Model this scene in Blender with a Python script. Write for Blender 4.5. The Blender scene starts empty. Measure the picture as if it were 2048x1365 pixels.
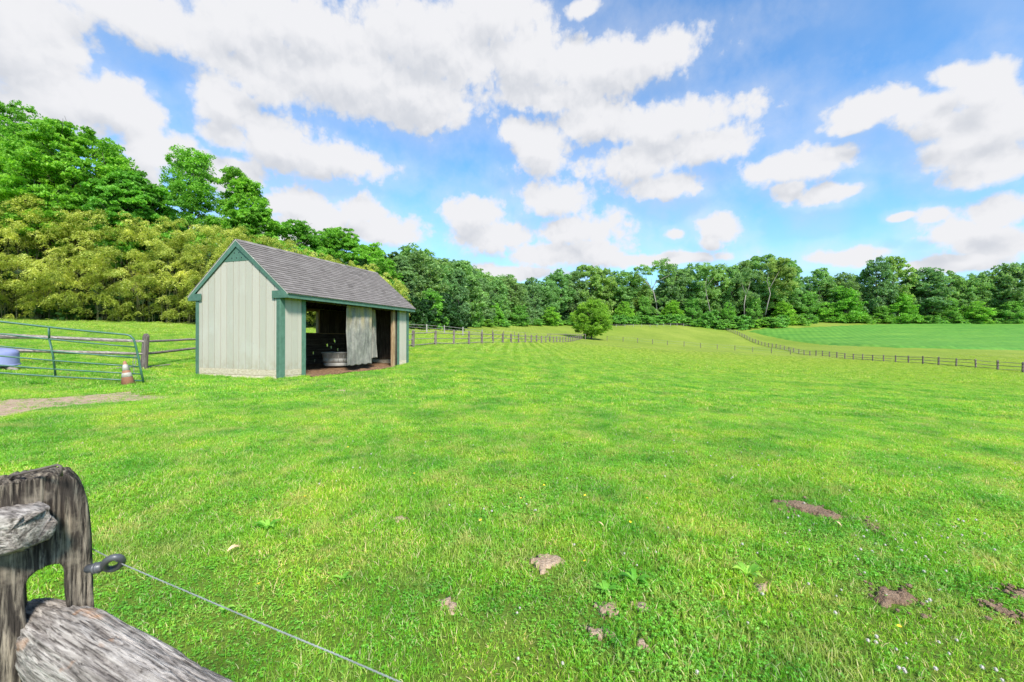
import bpy, math, random
import numpy as np
from mathutils import Vector, Matrix

# ------------------------------------------------------------------ camera, sky, sun
SC = bpy.context.scene
COL = SC.collection
F, CX, Y0, ROLL, EYE = 858.0, 1024.0, 678.5, -0.003, 1.5
cam = bpy.data.cameras.new("camera"); camo = bpy.data.objects.new("camera", cam); COL.objects.link(camo)
camo.location = (0, 0, EYE)
camo.matrix_world = Matrix.Translation((0, 0, EYE)) @ Matrix.Rotation(math.pi/2, 4, 'X') @ Matrix.Rotation(ROLL*-1, 4, 'Z')
cam.sensor_width = 36; cam.lens = F/2048*36
cam.shift_y = -(682.5-Y0)/2048
cam.clip_start = 0.05; cam.clip_end = 6000
cam.dof.use_dof = True; cam.dof.focus_distance = 9.0; cam.dof.aperture_fstop = 10.0
SC.camera = camo
SC.view_settings.view_transform = 'Standard'; SC.view_settings.look = 'None'
SC.view_settings.exposure = 1.15; SC.view_settings.gamma = 1
SC.cycles.max_bounces = 6; SC.cycles.diffuse_bounces = 3; SC.cycles.glossy_bounces = 2
SC.cycles.transmission_bounces = 4; SC.cycles.transparent_max_bounces = 4
SC.cycles.caustics_reflective = False; SC.cycles.caustics_refractive = False
SUN_EL, SUN_AZ = math.radians(44), math.radians(156)      # azimuth clockwise from +Y
sl = bpy.data.lights.new("sun", 'SUN'); so = bpy.data.objects.new("sun", sl); COL.objects.link(so)
sl.energy = 3.5; sl.angle = math.radians(10); sl.color = (1.0, 0.965, 0.9)
sdir = Vector((math.sin(SUN_AZ)*math.cos(SUN_EL), math.cos(SUN_AZ)*math.cos(SUN_EL), math.sin(SUN_EL)))
so.rotation_euler = (-sdir).to_track_quat('-Z', 'Y').to_euler(); so.location = sdir*50

CLOUDS = [  # px x, px y, rx, ry on the photograph, turned into sky directions below
 (30,70,190,170),(110,200,150,75),(235,215,110,60),(300,45,250,58),(480,55,120,55),(610,60,230,70),(690,150,250,85),
 (820,190,150,75),(520,160,110,50),(455,205,70,60),(560,290,120,60),(660,320,125,45),(860,80,170,95),(980,30,110,75),
 (1040,120,110,80),(1200,130,190,62),(1330,110,70,50),(1110,190,150,35),(1080,300,72,58),(1030,265,35,30),(1190,240,90,50),
 (1330,245,170,48),(1270,320,110,52),(1420,290,110,40),(1330,370,80,30),(1580,335,120,36),(1580,380,38,26),(1650,385,60,20),(1660,310,50,20),
 (950,430,62,48),(980,475,90,35),(1110,400,85,38),(1160,460,95,42),(1110,510,110,28),(1180,500,90,35),(1430,455,50,36),(1420,480,30,22),
 (300,300,65,52),(360,310,70,42),(270,370,60,60),(450,270,60,30),(470,350,80,40),(590,410,75,40),(640,440,90,38),(760,460,100,34),(720,420,60,30),(560,470,100,30),
 (1745,215,115,34),(1850,215,90,36),(1880,250,70,30),(1710,245,80,20),(1960,170,95,55),(1990,230,140,60),(1930,290,105,42),(1990,330,110,42),(2000,420,110,32),(1900,460,95,34),(1990,480,120,34),
 (1860,430,40,18),(1690,510,85,20),(1920,520,120,22),(1900,150,60,30),(980,545,160,18),(1350,470,25,12),(1800,430,30,10),(1320,520,140,14),
 (-150,150,200,200),(2250,250,160,120),(2300,430,160,70),(-100,380,120,80),(1160,20,35,22)]
def sky_dir(x, y):
    az = math.atan((x-CX)/F); el = math.atan((Y0-y)/F*math.cos(az)); return az, el
W = bpy.data.worlds.new("World"); SC.world = W; W.use_nodes = True
def build_world():
    nt = W.node_tree; nt.nodes.clear(); N = nt.nodes; L = nt.links
    g = bpy.data.node_groups.new("cloud_field", 'ShaderNodeTree')
    g.interface.new_socket("P", in_out='INPUT', socket_type='NodeSocketVector')
    g.interface.new_socket("D", in_out='OUTPUT', socket_type='NodeSocketFloat')
    gi = g.nodes.new('NodeGroupInput'); go = g.nodes.new('NodeGroupOutput'); last = None
    for (x, y, rx, ry) in CLOUDS:
        az, el = sky_dir(x, y); ra = max(.01, rx/F*math.cos(az)**2)*1.12; re = max(.008, ry/F*math.cos(az)*math.cos(el)**2)*1.15
        s = g.nodes.new('ShaderNodeVectorMath'); s.operation = 'MULTIPLY_ADD'
        s.inputs[1].default_value = (1/ra, 1/re, 0); s.inputs[2].default_value = (-az/ra, -el/re, 0)
        g.links.new(gi.outputs[0], s.inputs[0])
        l = g.nodes.new('ShaderNodeVectorMath'); l.operation = 'LENGTH'; g.links.new(s.outputs[0], l.inputs[0])
        if last is None: last = l.outputs['Value']
        else:
            m = g.nodes.new('ShaderNodeMath'); m.operation = 'SMOOTH_MIN'; m.inputs[2].default_value = 0.22
            g.links.new(last, m.inputs[0]); g.links.new(l.outputs['Value'], m.inputs[1]); last = m.outputs[0]
    inv = g.nodes.new('ShaderNodeMath'); inv.operation = 'SUBTRACT'; inv.inputs[0].default_value = 1
    g.links.new(last, inv.inputs[1]); g.links.new(inv.outputs[0], go.inputs[0])
    def math_(op, a, b=None, c=None, clamp=False):
        n = N.new('ShaderNodeMath'); n.operation = op; n.use_clamp = clamp
        for i, v in enumerate((a, b, c)):
            if v is None: continue
            if isinstance(v, (int, float)): n.inputs[i].default_value = v
            else: L.new(v, n.inputs[i])
        return n.outputs[0]
    tc = N.new('ShaderNodeTexCoord'); sep = N.new('ShaderNodeSeparateXYZ'); L.new(tc.outputs['Generated'], sep.inputs[0])
    az = math_('ARCTAN2', sep.outputs[0], sep.outputs[1]); el = math_('ARCSINE', sep.outputs[2])
    cmb = N.new('ShaderNodeCombineXYZ'); L.new(az, cmb.inputs[0]); L.new(el, cmb.inputs[1])
    def noise(scale, detail, rough, vec, w=0):
        n = N.new('ShaderNodeTexNoise'); n.inputs['Scale'].default_value = scale; n.inputs['Detail'].default_value = detail
        n.inputs['Roughness'].default_value = rough; L.new(vec, n.inputs['Vector']); return n
    wn = noise(9, 5, .55, cmb.outputs[0])
    wv = N.new('ShaderNodeVectorMath'); wv.operation = 'SUBTRACT'; L.new(wn.outputs['Color'], wv.inputs[0]); wv.inputs[1].default_value = (.5, .5, .5)
    ws = N.new('ShaderNodeVectorMath'); ws.operation = 'MULTIPLY_ADD'; L.new(wv.outputs[0], ws.inputs[0]); ws.inputs[1].default_value = (.035, .028, 0)
    L.new(cmb.outputs[0], ws.inputs[2])
    def field(vec):
        gn = N.new('ShaderNodeGroup'); gn.node_tree = g; L.new(vec, gn.inputs[0]); return gn.outputs[0]
    d0 = field(ws.outputs[0])
    sh = N.new('ShaderNodeVectorMath'); sh.operation = 'ADD'; L.new(ws.outputs[0], sh.inputs[0]); sh.inputs[1].default_value = (.012, .045, 0)
    d1 = field(sh.outputs[0])
    # billows: rounded cells inside rounded cells, plus fibrous noise
    def vor(scale, vec):
        n = N.new('ShaderNodeTexVoronoi'); n.feature = 'SMOOTH_F1' if scale < 30 else 'F1'; n.inputs['Scale'].default_value = scale; L.new(vec, n.inputs['Vector']); return n.outputs['Distance']
    def billow(vec):
        x = math_('ADD', math_('MULTIPLY', vor(17, vec), -.62), math_('MULTIPLY', vor(40, vec), -.34))
        return math_('ADD', math_('ADD', x, .46), math_('MULTIPLY', vor(95, vec), -.15))
    w2 = N.new('ShaderNodeVectorMath'); w2.operation = 'MULTIPLY_ADD'; fn = noise(34, 4, .6, cmb.outputs[0])
    fs_ = N.new('ShaderNodeVectorMath'); fs_.operation = 'SUBTRACT'; L.new(fn.outputs['Color'], fs_.inputs[0]); fs_.inputs[1].default_value = (.5, .5, .5)
    L.new(fs_.outputs[0], w2.inputs[0]); w2.inputs[1].default_value = (.035, .03, 0); L.new(cmb.outputs[0], w2.inputs[2])
    bA = billow(w2.outputs[0])
    off = N.new('ShaderNodeVectorMath'); off.operation = 'ADD'; L.new(w2.outputs[0], off.inputs[0]); off.inputs[1].default_value = (.006, .016, 0); bB = billow(off.outputs[0])
    b1 = noise(14, 8, .6, cmb.outputs[0]); b3 = noise(5.5, 4, .5, cmb.outputs[0]); b4 = noise(60, 5, .65, cmb.outputs[0])
    nn = math_('ADD', math_('MULTIPLY', math_('SUBTRACT', b1.outputs[0], .5), .95), math_('MULTIPLY', math_('SUBTRACT', b4.outputs[0], .5), .38))
    dens = math_('ADD', math_('ADD', d0, nn), math_('MULTIPLY', bA, .85))
    mr = N.new('ShaderNodeMapRange'); mr.interpolation_type = 'SMOOTHSTEP'; L.new(dens, mr.inputs[0])
    mr.inputs[1].default_value = -0.24; mr.inputs[2].default_value = 0.34; mask = mr.outputs[0]
    # thin veil between the clouds, stronger towards the horizon
    veil = math_('ADD', math_('MULTIPLY', math_('SUBTRACT', b3.outputs[0], .36, clamp=True), 1.3), math_('MULTIPLY', math_('SUBTRACT', b1.outputs[0], .42, clamp=True), .5))
    low = N.new('ShaderNodeMapRange'); L.new(el, low.inputs[0]); low.inputs[1].default_value = .5; low.inputs[2].default_value = 0.02
    low.inputs[3].default_value = .35; low.inputs[4].default_value = 1.0
    halo = N.new('ShaderNodeMapRange'); L.new(dens, halo.inputs[0]); halo.inputs[1].default_value = -.9; halo.inputs[2].default_value = .1; halo.inputs[3].default_value = 0; halo.inputs[4].default_value = .22
    veil = math_('ADD', math_('MULTIPLY', veil, low.outputs[0]), halo.outputs[0])
    mask2 = math_('MAXIMUM', mask, veil, clamp=True)
    # shade: cloud lying above a point makes it greyer, small billows turn light and dark sides
    core = N.new('ShaderNodeMapRange'); core.interpolation_type = 'SMOOTHSTEP'; L.new(math_('ADD', d0, math_('MULTIPLY', nn, .5)), core.inputs[0]); core.inputs[1].default_value = .15; core.inputs[2].default_value = .85; core.inputs[4].default_value = .34
    emb = math_('ADD', math_('MULTIPLY', math_('SUBTRACT', bB, bA), .8), core.outputs[0])
    shd = N.new('ShaderNodeMapRange'); shd.interpolation_type = 'SMOOTHSTEP'
    L.new(math_('ADD', math_('ADD', math_('MULTIPLY', math_('SUBTRACT', d1, d0), 1.0), emb), math_('ADD', math_('MULTIPLY', math_('SUBTRACT', b1.outputs[0], .5), -.55), math_('MULTIPLY', math_('SUBTRACT', b3.outputs[0], .5), 1.0))), shd.inputs[0])
    shd.inputs[1].default_value = -.14; shd.inputs[2].default_value = .80
    cc = N.new('ShaderNodeMix'); cc.data_type = 'RGBA'; L.new(shd.outputs[0], cc.inputs[0])
    cc.inputs[6].default_value = (.398, .40, .413, 1); cc.inputs[7].default_value = (.30, .312, .338, 1)
    sky = N.new('ShaderNodeTexSky'); sky.sky_type = 'NISHITA'; sky.sun_disc = False; sky.sun_elevation = SUN_EL; sky.sun_rotation = SUN_AZ
    sky.air_density = 1.0; sky.dust_density = 0.6; sky.ozone_density = 1.6
    sm = N.new('ShaderNodeMix'); sm.data_type = 'RGBA'; sm.blend_type = 'MULTIPLY'; sm.inputs[0].default_value = 1
    L.new(sky.outputs[0], sm.inputs[6]); sm.inputs[7].default_value = (0.062, 0.102, 0.127, 1)
    mx = N.new('ShaderNodeMix'); mx.data_type = 'RGBA'; L.new(mask2, mx.inputs[0]); L.new(sm.outputs[2], mx.inputs[6]); L.new(cc.outputs[2], mx.inputs[7])
    # background at the sky's own strength: colours above are divided by it
    dv = N.new('ShaderNodeVectorMath'); dv.operation = 'SCALE'; dv.inputs['Scale'].default_value = 10; L.new(mx.outputs[2], dv.inputs[0])
    bg = N.new('ShaderNodeBackground'); bg.inputs[1].default_value = 0.1; L.new(dv.outputs[0], bg.inputs[0])
    out = N.new('ShaderNodeOutputWorld'); L.new(bg.outputs[0], out.inputs[0])
build_world()
W.cycles.sampling_method = 'MANUAL'; W.cycles.sample_map_resolution = 512

# ------------------------------------------------------------------ helpers
R = random.Random(7)
def hz(px): return Y0 + (px-CX)*math.sin(ROLL)
def at(px, py, Y):
    """world point seen at photo pixel (px,py) at depth Y"""
    a, b = px-CX, py-Y0; c, s = math.cos(ROLL), math.sin(ROLL)
    a2, b2 = a*c+b*s, -a*s+b*c
    return Vector((a2/F*Y, Y, EYE-b2/F*Y))
def tag(o, label=None, cat=None, group=None, kind=None):
    if label: o['label'] = label
    if cat: o['category'] = cat
    if group: o['group'] = group
    if kind: o['kind'] = kind
    return o
def empty(name, loc=(0, 0, 0), rz=0.0):
    o = bpy.data.objects.new(name, None); o.location = loc; o.rotation_euler = (0, 0, rz); o.empty_display_size = .2
    COL.objects.link(o); return o
class MB:
    def __init__(s): s.v = []; s.f = []; s.m = []; s.t = []; s.smooth = []
    def add(s, vs, fs, m=0, t=None, smooth=False):
        k = len(s.v); s.v += [tuple(v) for v in vs]; t = R.random() if t is None else t
        for f in fs: s.f.append([k+i for i in f]); s.m.append(m); s.t.append(t); s.smooth.append(smooth)
    def box(s, x0, x1, y0, y1, z0, z1, m=0, t=None):
        s.add([(x0,y0,z0),(x1,y0,z0),(x1,y1,z0),(x0,y1,z0),(x0,y0,z1),(x1,y0,z1),(x1,y1,z1),(x0,y1,z1)],
              [(0,3,2,1),(4,5,6,7),(0,1,5,4),(1,2,6,5),(2,3,7,6),(3,0,4,7)], m, t)
    def prism(s, poly, d, m=0, t=None):
        n = len(poly); poly = [Vector(p) for p in poly]; d = Vector(d)
        s.add(poly+[p+d for p in poly], [tuple(range(n))[::-1], tuple(range(n, 2*n))]+[(i, (i+1) % n, n+(i+1) % n, n+i) for i in range(n)], m, t)
    def tube(s, pts, rad, n=8, m=0, t=None, cap=True, smooth=True, flat=1.0, jitter=0.0):
        pts = [Vector(p) for p in pts]; k = len(pts); vs = []
        rr = rad if isinstance(rad, (list, tuple)) else [rad]*k
        prev = None
        for i, p in enumerate(pts):
            d = (pts[min(i+1, k-1)]-pts[max(i-1, 0)])
            d = d.normalized() if d.length > 1e-9 else Vector((0, 0, 1))
            if prev is None:
                a = Vector((0, 0, 1)) if abs(d.z) < .9 else Vector((1, 0, 0)); x = d.cross(a).normalized()
            else:
                x = prev-d*prev.dot(d); x = x.normalized() if x.length > 1e-6 else d.orthogonal().normalized()
            prev = x; y = d.cross(x)
            for j in range(n):
                a = 2*math.pi*j/n; q = rr[i]*(1+(R.uniform(-jitter, jitter) if jitter else 0))
                vs.append(p+x*math.cos(a)*q+y*math.sin(a)*q*flat)
        fs = [(i*n+j, i*n+(j+1) % n, (i+1)*n+(j+1) % n, (i+1)*n+j) for i in range(k-1) for j in range(n)]
        if cap: fs += [tuple(range(n))[::-1], tuple(range((k-1)*n, k*n))]
        s.add(vs, fs, m, t, smooth)
    def lathe(s, prof, n=24, cx=0, cy=0, sx=1, sy=1, m=0, t=None, smooth=True):
        vs = [(cx+r*sx*math.cos(2*math.pi*j/n), cy+r*sy*math.sin(2*math.pi*j/n), z) for r, z in prof for j in range(n)]
        fs = [(i*n+j, i*n+(j+1) % n, (i+1)*n+(j+1) % n, (i+1)*n+j) for i in range(len(prof)-1) for j in range(n)]
        s.add(vs, fs, m, t, smooth)
    def mesh(s, name, mats):
        me = bpy.data.meshes.new(name); me.from_pydata(s.v, [], s.f)
        for m in (mats if isinstance(mats, (list, tuple)) else [mats]): me.materials.append(m)
        me.polygons.foreach_set('material_index', s.m); me.polygons.foreach_set('use_smooth', s.smooth)
        a = me.attributes.new('tint', 'FLOAT', 'FACE'); a.data.foreach_set('value', s.t)
        me.update(); return me
    def build(s, name, mats, parent=None):
        o = bpy.data.objects.new(name, s.mesh(name, mats)); COL.objects.link(o)
        if parent is not None: o.parent = parent
        return o
def bevel(o, w=.006, seg=1):
    b = o.modifiers.new('bevel', 'BEVEL'); b.width = w; b.segments = seg; b.limit_method = 'ANGLE'; return o
def mesh_np(name, V, Fc, mats, tint=None, mi=None, smooth=False):
    """numpy quads or triangles -> mesh"""
    me = bpy.data.meshes.new(name); n = len(V); k = Fc.shape[1]; m = len(Fc)
    me.vertices.add(n); me.vertices.foreach_set('co', np.ascontiguousarray(V, dtype=np.float32).ravel())
    me.loops.add(m*k); me.loops.foreach_set('vertex_index', np.ascontiguousarray(Fc, dtype=np.int32).ravel())
    me.polygons.add(m); me.polygons.foreach_set('loop_start', np.arange(0, m*k, k, dtype=np.int32))
    if mi is not None: me.polygons.foreach_set('material_index', np.asarray(mi, dtype=np.int32))
    for mm in (mats if isinstance(mats, (list, tuple)) else [mats]): me.materials.append(mm)
    me.update(calc_edges=True)
    me.polygons.foreach_set('use_smooth', np.full(m, smooth, dtype=bool))
    if tint is not None:
        a = me.attributes.new('tint', 'FLOAT', 'FACE'); a.data.foreach_set('value', np.asarray(tint, dtype=np.float32))
    return me
def link(name, me, parent=None, loc=None):
    o = bpy.data.objects.new(name, me); COL.objects.link(o)
    if parent is not None: o.parent = parent
    if loc is not None: o.location = loc
    return o

# ------------------------------------------------------------------ materials
class NT:
    def __init__(s, name):
        s.mat = bpy.data.materials.new(name); s.mat.use_nodes = True; s.t = s.mat.node_tree; s.N = s.t.nodes; s.L = s.t.links
        s.N.clear(); s.out = s.N.new('ShaderNodeOutputMaterial')
        s.p = s.N.new('ShaderNodeBsdfPrincipled'); s.L.new(s.p.outputs[0], s.out.inputs[0])
    def put(s, sock, v):
        if isinstance(v, (int, float)): sock.default_value = v
        elif isinstance(v, (tuple, list)): sock.default_value = tuple(v)+((1,) if len(v) == 3 and sock.type == 'RGBA' else ())
        else: s.L.new(v, sock)
    def coords(s, kind='Object', scale=(1, 1, 1), rot=(0, 0, 0)):
        if kind == 'World': src = s.N.new('ShaderNodeNewGeometry').outputs['Position']
        else: src = s.N.new('ShaderNodeTexCoord').outputs[kind]
        m = s.N.new('ShaderNodeMapping'); s.L.new(src, m.inputs[0]); m.inputs['Scale'].default_value = scale; m.inputs['Rotation'].default_value = rot
        return m.outputs[0]
    def noise(s, vec, scale, detail=4, rough=.55, dist=0):
        n = s.N.new('ShaderNodeTexNoise'); s.L.new(vec, n.inputs['Vector']); n.inputs['Scale'].default_value = scale
        n.inputs['Detail'].default_value = detail; n.inputs['Roughness'].default_value = rough; n.inputs['Distortion'].default_value = dist; return n.outputs[0]
    def wave(s, vec, scale, dist=0, dscale=1):
        n = s.N.new('ShaderNodeTexWave'); s.L.new(vec, n.inputs['Vector']); n.inputs['Scale'].default_value = scale
        n.inputs['Distortion'].default_value = dist; n.inputs['Detail'].default_value = 2; n.inputs['Detail Scale'].default_value = dscale; return n.outputs['Fac']
    def ramp(s, fac, stops):
        n = s.N.new('ShaderNodeValToRGB'); s.L.new(fac, n.inputs[0]); e = n.color_ramp.elements
        while len(e) < len(stops): e.new(.5)
        for i, (p, c) in enumerate(stops):
            e[i].position = p; e[i].color = tuple(c)+((1,) if len(c) == 3 else ())
        return n.outputs[0]
    def mr(s, v, a, b, c=0, d=1):
        n = s.N.new('ShaderNodeMapRange'); s.put(n.inputs[0], v)
        for i, q in enumerate((a, b, c, d)): n.inputs[i+1].default_value = q
        return n.outputs[0]
    def mix(s, f, a, b, mode='MIX'):
        n = s.N.new('ShaderNodeMix'); n.data_type = 'RGBA'; n.blend_type = mode; s.put(n.inputs[0], f); s.put(n.inputs[6], a); s.put(n.inputs[7], b); return n.outputs[2]
    def math(s, op, a, b=0.0):
        n = s.N.new('ShaderNodeMath'); n.operation = op; s.put(n.inputs[0], a); s.put(n.inputs[1], b); return n.outputs[0]
    def attr(s, name='tint'):
        n = s.N.new('ShaderNodeAttribute'); n.attribute_name = name; return n.outputs['Fac']
    def bump(s, h, strength=.4, dist=.01):
        n = s.N.new('ShaderNodeBump'); s.L.new(h, n.inputs['Height']); n.inputs['Strength'].default_value = strength; n.inputs['Distance'].default_value = dist
        s.L.new(n.outputs[0], s.p.inputs['Normal'])
    def fin(s, col, rough=.7, spec=.3):
        s.put(s.p.inputs['Base Color'], col); s.put(s.p.inputs['Roughness'], rough); s.p.inputs['Specular IOR Level'].default_value = spec; return s.mat
def m_simple(name, c1, c2, scale=6, rough=.6, bump=.2, stretch=(1, 1, 1), tv=.0, spec=.3, detail=6, bdist=.004):
    t = NT(name); v = t.coords('Object', stretch); n = t.noise(v, scale, detail)
    c = t.ramp(n, [(.3, c1), (.7, c2)])
    if tv:
        a = t.attr(); c = t.mix(1, c, t.ramp(a, [(0, (1-tv,)*3), (1, (1+tv*.4,)*3)]), 'MULTIPLY')
    if bump: t.bump(n, bump, bdist)
    return t.fin(c, rough, spec)
def m_leaf(name, dark, mid, light, trans=.5, var=.0, spec=.25, wscale=.35):
    t = NT(name); a = t.attr(); c = t.ramp(a, [(0, dark), (.5, mid), (1, light)])
    w = t.noise(t.coords('World'), wscale, 3); c = t.mix(1, c, t.ramp(w, [(.3, (.78, .82, .8)), (.7, (1.15, 1.1, 1.0))]), 'MULTIPLY')
    oi = t.N.new('ShaderNodeObjectInfo'); c = t.mix(1, c, t.ramp(oi.outputs['Random'], [(0, (.84, .93, .95)), (.5, (1, 1, 1)), (1, (1.18, 1.05, .85))]), 'MULTIPLY')
    t.put(t.p.inputs['Base Color'], c); t.p.inputs['Roughness'].default_value = .5; t.p.inputs['Specular IOR Level'].default_value = spec
    tr = t.N.new('ShaderNodeBsdfTranslucent'); tc = t.mix(1, c, (1.25, 1.3, .6), 'MULTIPLY'); t.L.new(tc, tr.inputs[0])
    mx = t.N.new('ShaderNodeMixShader'); mx.inputs[0].default_value = trans; t.L.new(t.p.outputs[0], mx.inputs[1]); t.L.new(tr.outputs[0], mx.inputs[2]); t.L.new(mx.outputs[0], t.out.inputs[0])
    return t.mat
def m_wood(name, dark, mid, light, axis=0, scale=1.0, bump=.8, rough=.9, crack=.5, bdist=.006):
    st = [8*scale, 8*scale, 8*scale]; st[axis] = .7*scale
    t = NT(name); v = t.coords('Object', tuple(st)); n = t.noise(v, 2.2, 9, .65, .6)
    v2 = t.coords('Object', tuple(x*3.2 for x in st)); n2 = t.noise(v2, 2.5, 5, .6)
    c = t.ramp(n, [(.28, dark), (.5, mid), (.72, light)])
    c = t.mix(t.mr(n2, .5, .36, 0, crack), c, dark)
    b = t.noise(t.coords('Object'), 3, 4); c = t.mix(t.mr(b, .35, .65, 0, .45), c, t.mix(1, c, (.75, .73, .7), 'MULTIPLY'))
    a = t.attr(); c = t.mix(1, c, t.ramp(a, [(0, (.8, .8, .8)), (1, (1.15, 1.13, 1.1))]), 'MULTIPLY')
    t.bump(t.math('ADD', n, t.math('MULTIPLY', n2, .6)), bump, bdist); return t.fin(c, rough, .15)

M = {}
M['leaf_far'] = m_leaf('leaf_far', (.15, .26, .09), (.27, .46, .155), (.44, .63, .26))
M['leaf_deep'] = m_leaf('leaf_deep', (.115, .205, .09), (.21, .36, .15), (.34, .52, .24))
M['leaf_near'] = m_leaf('leaf_near', (.10, .25, .03), (.21, .47, .055), (.38, .68, .10), .52)
M['leaf_fresh'] = m_leaf('leaf_fresh', (.11, .27, .035), (.25, .52, .07), (.42, .70, .14), .48)
M['leaf_olive'] = m_leaf('leaf_olive', (.15, .22, .06), (.31, .42, .11), (.48, .60, .20), .45)
M['leaf_lone'] = m_leaf('leaf_lone', (.11, .23, .03), (.235, .45, .05), (.42, .63, .10), .45)
M['leaf_shrub'] = m_leaf('leaf_shrub', (.11, .25, .05), (.22, .46, .095), (.38, .64, .19))
M['leaf_bamboo'] = m_leaf('leaf_bamboo', (.11, .16, .03), (.34, .43, .09), (.68, .74, .28), .45)
M['leaf_shade'] = m_leaf('leaf_shade', (.012, .04, .01), (.028, .085, .02), (.06, .15, .035), .3)  # leaf colours darkened to stand for shade under the woods and bamboo
M['bark'] = m_simple('bark', (.05, .04, .03), (.14, .12, .10), 9, .95, .6, (3, 3, .6))
M['bark_pale'] = m_simple('bark_pale', (.15, .13, .105), (.33, .29, .25), 4, .9, .3, (2, 2, .6))
M['culm'] = m_simple('culm', (.07, .08, .025), (.22, .21, .10), 3, .5, .1, (1, 1, 3), tv=.5)
M['gatepaint'] = m_simple('gatepaint', (.025, .085, .05), (.06, .155, .09), 30, .38, .1, spec=.5, tv=.15)
M['rail_grey'] = m_wood('rail_grey', (.06, .05, .045), (.23, .195, .175), (.46, .41, .375), 0, 1.6)
M['post_grey'] = m_wood('post_grey', (.05, .042, .036), (.16, .13, .11), (.32, .28, .25), 2, 1.6)

# ------------------------------------------------------------------ terrain
def proj_Y(u, fr, n): return None
CTRL = []
def cp(px, py, Y): p = at(px, py, Y); CTRL.append((p.x, p.y, p.z))
F7 = []       # right fence: post positions
for n in range(0, 47):
    u = (1021.8+14.4*n)/(1+.0662*n); Y = 44.66*(1+.0662*n); F7.append((u/F*Y, Y))
for n in range(-1, -6, -1):
    F7.insert(0, (F7[0][0]-.7495, F7[0][1]-2.956))
F7Z = [(44.66, 739.2, 2045.8), (59.4, 724, 1845.7), (77, 716, 1706.8), (89.4, 708.8, 1643.8), (111, 696, 1565), (125, 689.5, 1528.7), (136.5, 681, 1505), (149, 670, 1483.6), (169, 659.4, 1455.6), (182, 648.6, 1434)]
for (Y, py, px) in F7Z: cp(px, py, Y)
F3 = []       # middle fence, from behind the shed to the lone tree
for n in range(-1, 28):
    u = (-198.2+27.9*n)/(1+.11*n); Y = 26.6*(1+.11*n); F3.append((u/F*Y, Y))
for (n, py) in [(0, 696.4), (1, 692.8), (3, 690.3), (5, 688), (8, 686.9), (12, 686.4), (16, 685.5), (20, 684), (27, 677.9)]:
    u = (-198.2+27.9*n)/(1+.11*n); cp(CX+u, py, 26.6*(1+.11*n))
for c in [(1184, 678, 112), (1275, 684.7, 108), (1368, 691.6, 105), (1470, 699, 101.5), (1608, 707.3, 97),
          (100, 647.5, 38), (0, 646, 38), (390, 652, 40), (560, 655, 46), (820, 658, 60), (935, 651.5, 105), (1025, 648, 140), (1100, 648.5, 170), (1150, 650, 185),
          (1221, 646, 186), (1350, 642, 190), (1410, 647, 186), (1221, 653, 163), (1380, 652, 170),
          (2048, 694.5, 105), (2048, 665, 150), (2048, 641, 203), (1750, 690, 105), (1750, 665, 150), (1750, 642.5, 200), (1640, 642, 196), (1530, 645, 186), (1500, 660, 165),
          (2300, 700, 105), (2300, 640, 200), (288, 741, 14.4), (0, 741, 12.8), (0, 764, 10.1), (200, 664, 28)]: cp(*c)
for (x, y, z) in [(-7.24, 13.4, -1.27), (-4.92, 20.34, -1.25), (-10.7, 14.56, -1.24), (-8.4, 21.5, -1.05), (-9.6, 10.9, -1.24), (-8.8, 7.5, -1.22),
                  (0, 0, -1.5), (-4, -2, -1.5), (4, -4, -1.5), (0, 4, -1.5), (-3, 5, -1.42), (3, 9, -1.52), (0, 14, -1.42), (5, 20, -1.62), (9, 7.5, -1.72), (14, 22, -2.1), (25, 12, -2.5), (33, 30, -2.9),
                  (0, 25, -1.08), (14, 45, -1.75), (25, 60, -2.3), (35, 80, -2.4), (-15, 0, -1.1), (-20, -10, -1.2), (20, -10, -2), (8, 60, -.9), (-3, 20, -1.15)]:
    CTRL.append((x, y, z+EYE))
C = np.array(CTRL)
def _phi(r2): return np.where(r2 > 1e-12, .5*r2*np.log(np.maximum(r2, 1e-12)), 0)
_n = len(C); _P = C[:, :2]/100
_K = _phi(((_P[:, None]-_P[None])**2).sum(-1)) + np.eye(_n)*2e-5
_A = np.zeros((_n+3, _n+3)); _A[:_n, :_n] = _K; _A[:_n, _n] = 1; _A[:_n, _n+1:] = _P; _A[_n, :_n] = 1; _A[_n+1:, :_n] = _P.T
_w = np.linalg.solve(_A, np.concatenate([C[:, 2], np.zeros(3)]))
_rng = np.random.default_rng(11); _tab = _rng.random((64, 64))
def vnoise(x, y):
    xi, yi = np.floor(x).astype(int), np.floor(y).astype(int); fx, fy = x-xi, y-yi; fx = fx*fx*(3-2*fx); fy = fy*fy*(3-2*fy)
    g = lambda a, b: _tab[a % 64, b % 64]
    return (g(xi, yi)*(1-fx)+g(xi+1, yi)*fx)*(1-fy)+(g(xi, yi+1)*(1-fx)+g(xi+1, yi+1)*fx)*fy
def gz_np(x, y):
    x = np.asarray(x, float); y = np.asarray(y, float); sh = x.shape; x = x.ravel(); y = y.ravel()
    cx_, cy_ = np.clip(x, -70, 260)/100, np.clip(y, -12, 225)/100; z = np.empty(len(x))
    for i in range(0, len(x), 20000):
        q = np.stack([cx_[i:i+20000], cy_[i:i+20000]], 1)
        z[i:i+20000] = _phi(((q[:, None]-_P[None])**2).sum(-1))@_w[:_n]+_w[_n]+q@_w[_n+1:]
    z += (vnoise(x*1.7, y*1.7)-.5)*.035+(vnoise(x*.45+9, y*.45)-.5)*.07
    return z.reshape(sh)
def gz(x, y): return float(gz_np(np.array([x]), np.array([y]))[0])
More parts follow.
